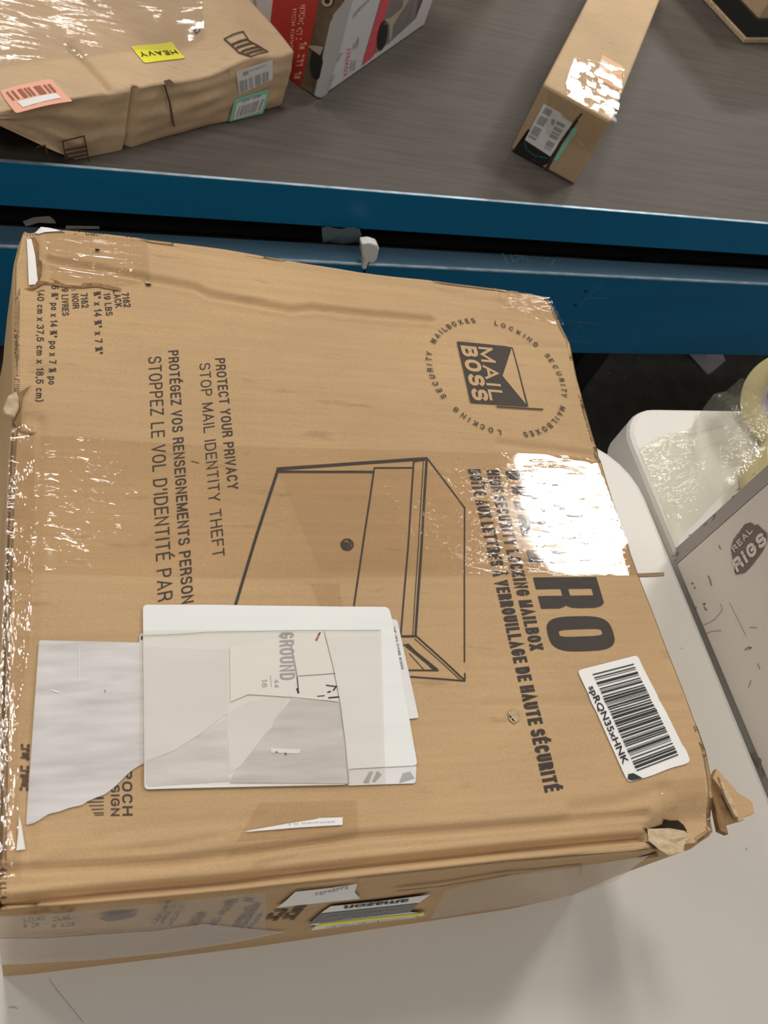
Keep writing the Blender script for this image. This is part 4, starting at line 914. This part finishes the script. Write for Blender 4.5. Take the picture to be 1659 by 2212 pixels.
# toy box with red and white print
C0 = at(688, 215, ZB); c1 = at(612, 160, ZB); c2 = at(893, 40, ZB)
dl_ = (c1 - C0).normalized(); dr_ = Vector((dl_.y, -dl_.x, 0))
if dr_.x < 0: dr_ = -dr_
dr_ = (dr_ + (c2 - C0).normalized()).normalized()
LR = (c2 - C0).length
TB = thing('toy_box', C0 + dl_ * .1 + dr_ * .1, 'red and white glossy printed carton standing on the belt behind the HEAVY parcel', 'box')
boxmesh('carton', C0, dr_ * LR, dl_ * .165, .34, GLOSSW, TB, .003)
PLl, PLr = vert(C0, C0 + dl_), vert(C0, C0 + dr_)
zd = Z(480, 0, 3.7705)
pr = Print(PLl, .0006); pr.poly((604, -130), (718, -130), *zd((790, 0), (640, 712), (500, 650), (380, 300), (415, 0))); pr.done('red_panel', RED, TB, 'red printed panel')
pr = Print(PLl, .0009); dashes(pr, *zd((530, 610), (580, 60), (560, 610)), 26, 4, .6); dashes(pr, *zd((585, 640), (640, 330), (640, 640)), 9, 7, .7); dashes(pr, *zd((600, 320), (640, 30), (650, 320)), 14, 9, .6); pr.done('panel_lettering', PINK, TB, 'pale worn lettering on the red panel')
pr = Print(PLl, .0006); pr.poly((718, -130), (760, -130), *zd((1000, 0), (880, 180), (750, 770), (640, 712), (790, 0))); ph = pr.done('photo_panel', BROWNP, TB, 'brown picture panel')
pr = Print(PLl, .0009); pr.poly(*[(680 + 14 * math.cos(k / 3) + 4, 138 + 34 * math.sin(k / 3)) for k in range(19)]); pr.poly(*[(709 + 14 * math.cos(k / 3), 2 + 14 * math.sin(k / 3)) for k in range(19)]); pr.done('pictured_wheel', BLACK, ph, apart=.006)
pr = Print(PLl, .0012); pr.poly(*zd((700, 370), (770, 370), (830, 380), (800, 450), (740, 405))); pr.ring(circ(708, 2, 12), circ(708, 2, 6)); pr.done('pictured_fender', BEIGE, ph, apart=.006)
pr = Print(PLl, .0006); pr.poly(*zd((215, 0), (235, 0), (230, 45), (210, 40))); pr.poly(*zd((255, 0), (280, 0), (270, 75), (245, 70))); pr.done('printed_marks', GREYINK, TB, apart=.006)
pr = Print(PLr, .0006); pr.poly((775, -120), (790, -120), *zd((1060, 0), (960, 400), (840, 810), (800, 810), (760, 770), (900, 120), (1000, 0))); pr.done('grey_edge_band', GREYC, TB, 'grey band along the near corner')
pr = Print(PLr, .0006); pr.poly((850, -120), (880, -120), *zd((1362, 0), (1300, 200), (1240, 430), (1225, 460), (1140, 530), (1150, 480), (1290, 0))); pr.done('red_stripe', RED2, TB, 'red stripe')
pr = Print(PLr, .0006); pr.poly((880, -120), (960, -120), (900, 0), (897, 40), *zd((1480, 235), (1360, 345), (1228, 445), (1300, 200), (1362, 0))); pv = pr.done('pictured_vehicle', BODYG, TB, 'grey beige vehicle printed on the white side')
pr = Print(PLr, .0009); pr.poly(*zd((1290, 200), (1330, 150), (1370, 140), (1460, 60), (1470, -30), (1540, -30), (1420, 150), (1385, 210), (1380, 300), (1355, 345), (1362, 200), (1345, 170), (1310, 200))); pr.done('pictured_fender', BEIGE, pv, apart=.006)
pr = Print(PLr, .0009); pr.poly(*[(825 + 11 * math.cos(k / 3) - 5 * math.sin(k / 3), 76 + 33 * math.sin(k / 3)) for k in range(19)]); pr.done('pictured_wheel', BLACK, pv, apart=.006)
pr = Print(PLr, .0009); dashes(pr, *zd((985, 610), (1020, 380), (1010, 612)), 8, 3, .6); pr.done('red_lettering', RED2, TB)
pr = Print(PLr, .0009); dashes(pr, *zd((1040, 570), (1080, 290), (1075, 570)), 3, 8, .9); pr.stroke(zd((1075, 125), (1110, 75), (1190, 0)), 4); dashes(pr, *zd((850, 725), (905, 560), (880, 725)), 5, 13, .6); dashes(pr, *zd((900, 520), (960, 420), (930, 520)), 4, 14, .6); pr.done('grey_lettering', GREYINK, TB, apart=.012)
# parcel at the far right with a black lower band
E0 = at(1605, 92, ZB); E1 = at(1520, 0, ZB); E2 = at(1659, 88, ZB)
u1 = (E1 - E0).normalized(); u2 = Vector((-u1.y, u1.x, 0)); u2 = u2 if u2.x > 0 else -u2
KP = thing('cardboard_box', E0 + u1 * .15 + u2 * .15, 'kraft parcel with black lower band at the far right end of the belt view', 'box')
boxmesh('base_tray', E0 - (u1 + u2) * .003, u2 * .33, u1 * .33, .010, CARDPALE, KP, .002)
boxmesh('black_band', E0, u2 * .32, u1 * .32, .045, BLKBAND, KP, .002).location.z += .0
boxmesh('carton', E0 + (u1 + u2) * .003, u2 * .314, u1 * .314, .15, CARD2, KP, .003)
# unseen carton added beyond the toy box to cast the dark shadow on the belt
KB = thing('cardboard_box', (.60, 1.68, ZB), 'unseen kraft parcel added beyond the toy box to cast a belt shadow', 'box')
boxmesh('carton', (.735, 1.54, ZB), Vector((-.26, -.02, 0)), Vector((-.02, .26, 0)), .23, CARD2, KB, .004)
# ------------------------------------------------------------------ white toy carton standing on the right table
RA0, RB0 = Vector((.5545, .359, ZT + .0006)), Vector((.5690, .152, ZT + .0006)); rd = (RB0 - RA0).normalized(); rn = Vector((-rd.y, rd.x, 0))
if rn.x < 0: rn = -rn
RG = thing('white_carton', RA0 + rd * .2 + rn * .12, 'white carton with grey truck-toy logo standing on the right table edge', 'box')
boxmesh('carton', RA0, rd * .40, rn * .24, .31, RIG, RG, .0012)
RP = vert(RA0, RB0)
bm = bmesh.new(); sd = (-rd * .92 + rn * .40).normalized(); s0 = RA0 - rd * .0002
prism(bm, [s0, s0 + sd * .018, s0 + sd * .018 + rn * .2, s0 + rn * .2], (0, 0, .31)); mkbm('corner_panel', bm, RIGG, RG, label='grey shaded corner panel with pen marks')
PS = vert(s0, s0 + sd * .018)
pr = Print(PS, .0005)
for st in (((905, 1745), (930, 1738), (945, 1715), (960, 1712), (950, 1735)), ((1160, 1500), (1185, 1480)), ((1230, 1460), (1250, 1415), (1225, 1430)), ((1380, 1280), (1400, 1270)), ((1410, 1230), (1440, 1210), (1430, 1230)), ((1540, 1110), (1560, 1095)), ((1042, 1580), (1060, 1572))):
    pr.stroke(z4(*st), 1.5)
pr.done('pen_mark', SCUFF, RG, apart=.012)
pr = Print(RP, .0005)
pr.poly(*z4((1370, 1680), (1395, 1600), (1440, 1545), (1480, 1490), (1525, 1475), (1560, 1500), (1580, 1490), (1620, 1530), (1655, 1560), (1655, 1620), (1620, 1700), (1560, 1780), (1520, 1830), (1480, 1870), (1410, 1885), (1398, 1850), (1410, 1820), (1375, 1790), (1390, 1760)))
lg = pr.done('printed_logo', LOGOD, RG, 'grey logo badge')
pr = Print(RP, .0009)
pr.stext('REAL', *z4((1405, 1712), (1548, 1545), (1378, 1675)), .20)
pr.stext('RiGS', *z4((1425, 1868), (1665, 1632), (1380, 1780)), .26)
pr.stext('NEW', *z4((1395, 1618), (1450, 1550), (1385, 1600)), .15)
pr.done('logo_lettering', RIG, RG, 'pale letters in the logo')
z10 = Z(1440, 1150, 3.881)
pr = Print(RP, .0005)
for st, w in ((((350, 365), (365, 395), (378, 445)), 2.2), (((215, 425), (222, 432)), 3.5), (((235, 460), (240, 470)), 3), (((314, 600), (322, 602)), 5), (((318, 625), (330, 650), (340, 648)), 2.5), (((240, 630), (250, 632)), 4), (((660, 985), (690, 960), (715, 965), (690, 980)), 2), (((330, 850), (380, 830), (460, 825)), 1.2), (((300, 785), (400, 735), (470, 650), (455, 600)), .9), (((530, 590), (600, 730), (670, 870)), .9), (((440, 110), (455, 140)), 2), (((765, 1100), (785, 1145)), 1.5), (((690, 1300), (710, 1240)), 1.2), (((700, 797), (760, 800)), 1.2)):
    pr.stroke(z10(*st), w)
pr.poly(*z10((725, 1895), (780, 1885), (800, 1910), (775, 1990), (745, 1955)))
pr.done('scuff_marks', SCUFF, RG, apart=.012)
# ------------------------------------------------------------------ tape rolls and film on the right table
def roll(c, axis, ro, ri, w, label):
    axis = Vector(axis).normalized(); u = axis.orthogonal().normalized(); v = axis.cross(u)
    t = thing('tape_roll', RZ(c, ZT), label, 'tape roll')
    def lathe(name, prof, m, lab=None):
        bm = bmesh.new(); n = 56; rings = []
        for k in range(n):
            a = 2 * math.pi * k / n; rad = u * math.cos(a) + v * math.sin(a); rings.append([bm.verts.new(c + rad * r + axis * h) for r, h in prof])
        for k in range(n):
            for i in range(len(prof)):
                i2 = (i + 1) % len(prof); bm.faces.new((rings[k][i], rings[k][i2], rings[(k + 1) % n][i2], rings[(k + 1) % n][i]))
        o = mkbm(name, bm, m, t, True, lab)
        return o
    h = w / 2
    lathe('winding', [(ri + .003, -h), (ro - .001, -h), (ro, -h + .001), (ro, h - .001), (ro - .001, h), (ri + .003, h)], ROLLY)
    lathe('core', [(ri, -h), (ri + .003, -h), (ri + .003, h), (ri, h)], PURPLE, 'lilac cardboard core')
    return t
ax = Vector((-.80, -.53, .26)).normalized()
rc = Plane((.70, .55, .79), ax).hit(1690, 890)
rc.z = ZT + .056
roll(rc - ax * .024, ax, .052, .0265, .048, 'yellowed clear tape roll standing on edge with lilac core')
bm = bmesh.new(); u_ = ax.orthogonal().normalized(); v_ = ax.cross(u_); ck = [bm.verts.new(rc - ax * .03 + (u_ * math.cos(k * math.pi / 12) + v_ * math.sin(k * math.pi / 12)) * .0262) for k in range(24)]
roll(at(1655, 1030, ZT + .05) + Vector((.066, .010, -.0252)), (0, 0, 1), .054, .038, .048, 'yellowed clear tape roll lying flat under the plastic film')
bm.free()
# film draped from the rolls to the table
outl = z4((650, 905), (760, 830), (900, 780), (1050, 745), (1110, 650), (1170, 560), (1230, 480), (1330, 455), (1390, 400), (1450, 350))
inn = z4((900, 1655), (960, 1560), (1060, 1470), (1180, 1340), (1300, 1220), (1420, 1100), (1520, 1000), (1600, 920), (1680, 840), (1720, 780))
vs, fs = [], []; n = len(outl) - 1; m = 60; sub = 8
def samp(pl, t):
    k = min(len(pl) - 2, int(t * (len(pl) - 1))); f_ = t * (len(pl) - 1) - k; return (pl[k][0] * (1 - f_) + pl[k + 1][0] * f_, pl[k][1] * (1 - f_) + pl[k + 1][1] * f_)
mm = 70
for j in range(mm + 1):
    t = j / mm; a, b = samp(outl, t), samp(inn, t); b = (b[0] + 7, b[1] + 6)
    za_ = ZT + .0015 + max(0, t - .45) ** 1.2 * .12; zb_ = ZT + .004 + .055 * min(1, t * 2.2)
    pa, pb = at(*a, za_), at(*b, zb_)
    for i in range(mm + 1):
        s = i / mm; p = pa.lerp(pb, s)
        w = .010 * math.sin(math.pi * s) * (.3 + t)
        p.z += w + .005 * noise.noise(Vector((p.x * 45, p.y * 45, 1))) * min(1, 6 * s) * min(1, 6 * t) + .0025 * abs(noise.noise(Vector((p.x * 120 + p.y * 60, p.y * 90, 7))))
        p.z = max(p.z, ZT + .001); vs.append(p)
for j in range(mm):
    for i in range(mm): k = j * (mm + 1) + i; fs.append((k, k + 1, k + mm + 2, k + mm + 1))
fo = mk('plastic_film', vs, fs, FILM, None, True); tag(fo, 'crumpled clear plastic film heaped on the right table before the tape rolls', 'plastic film')
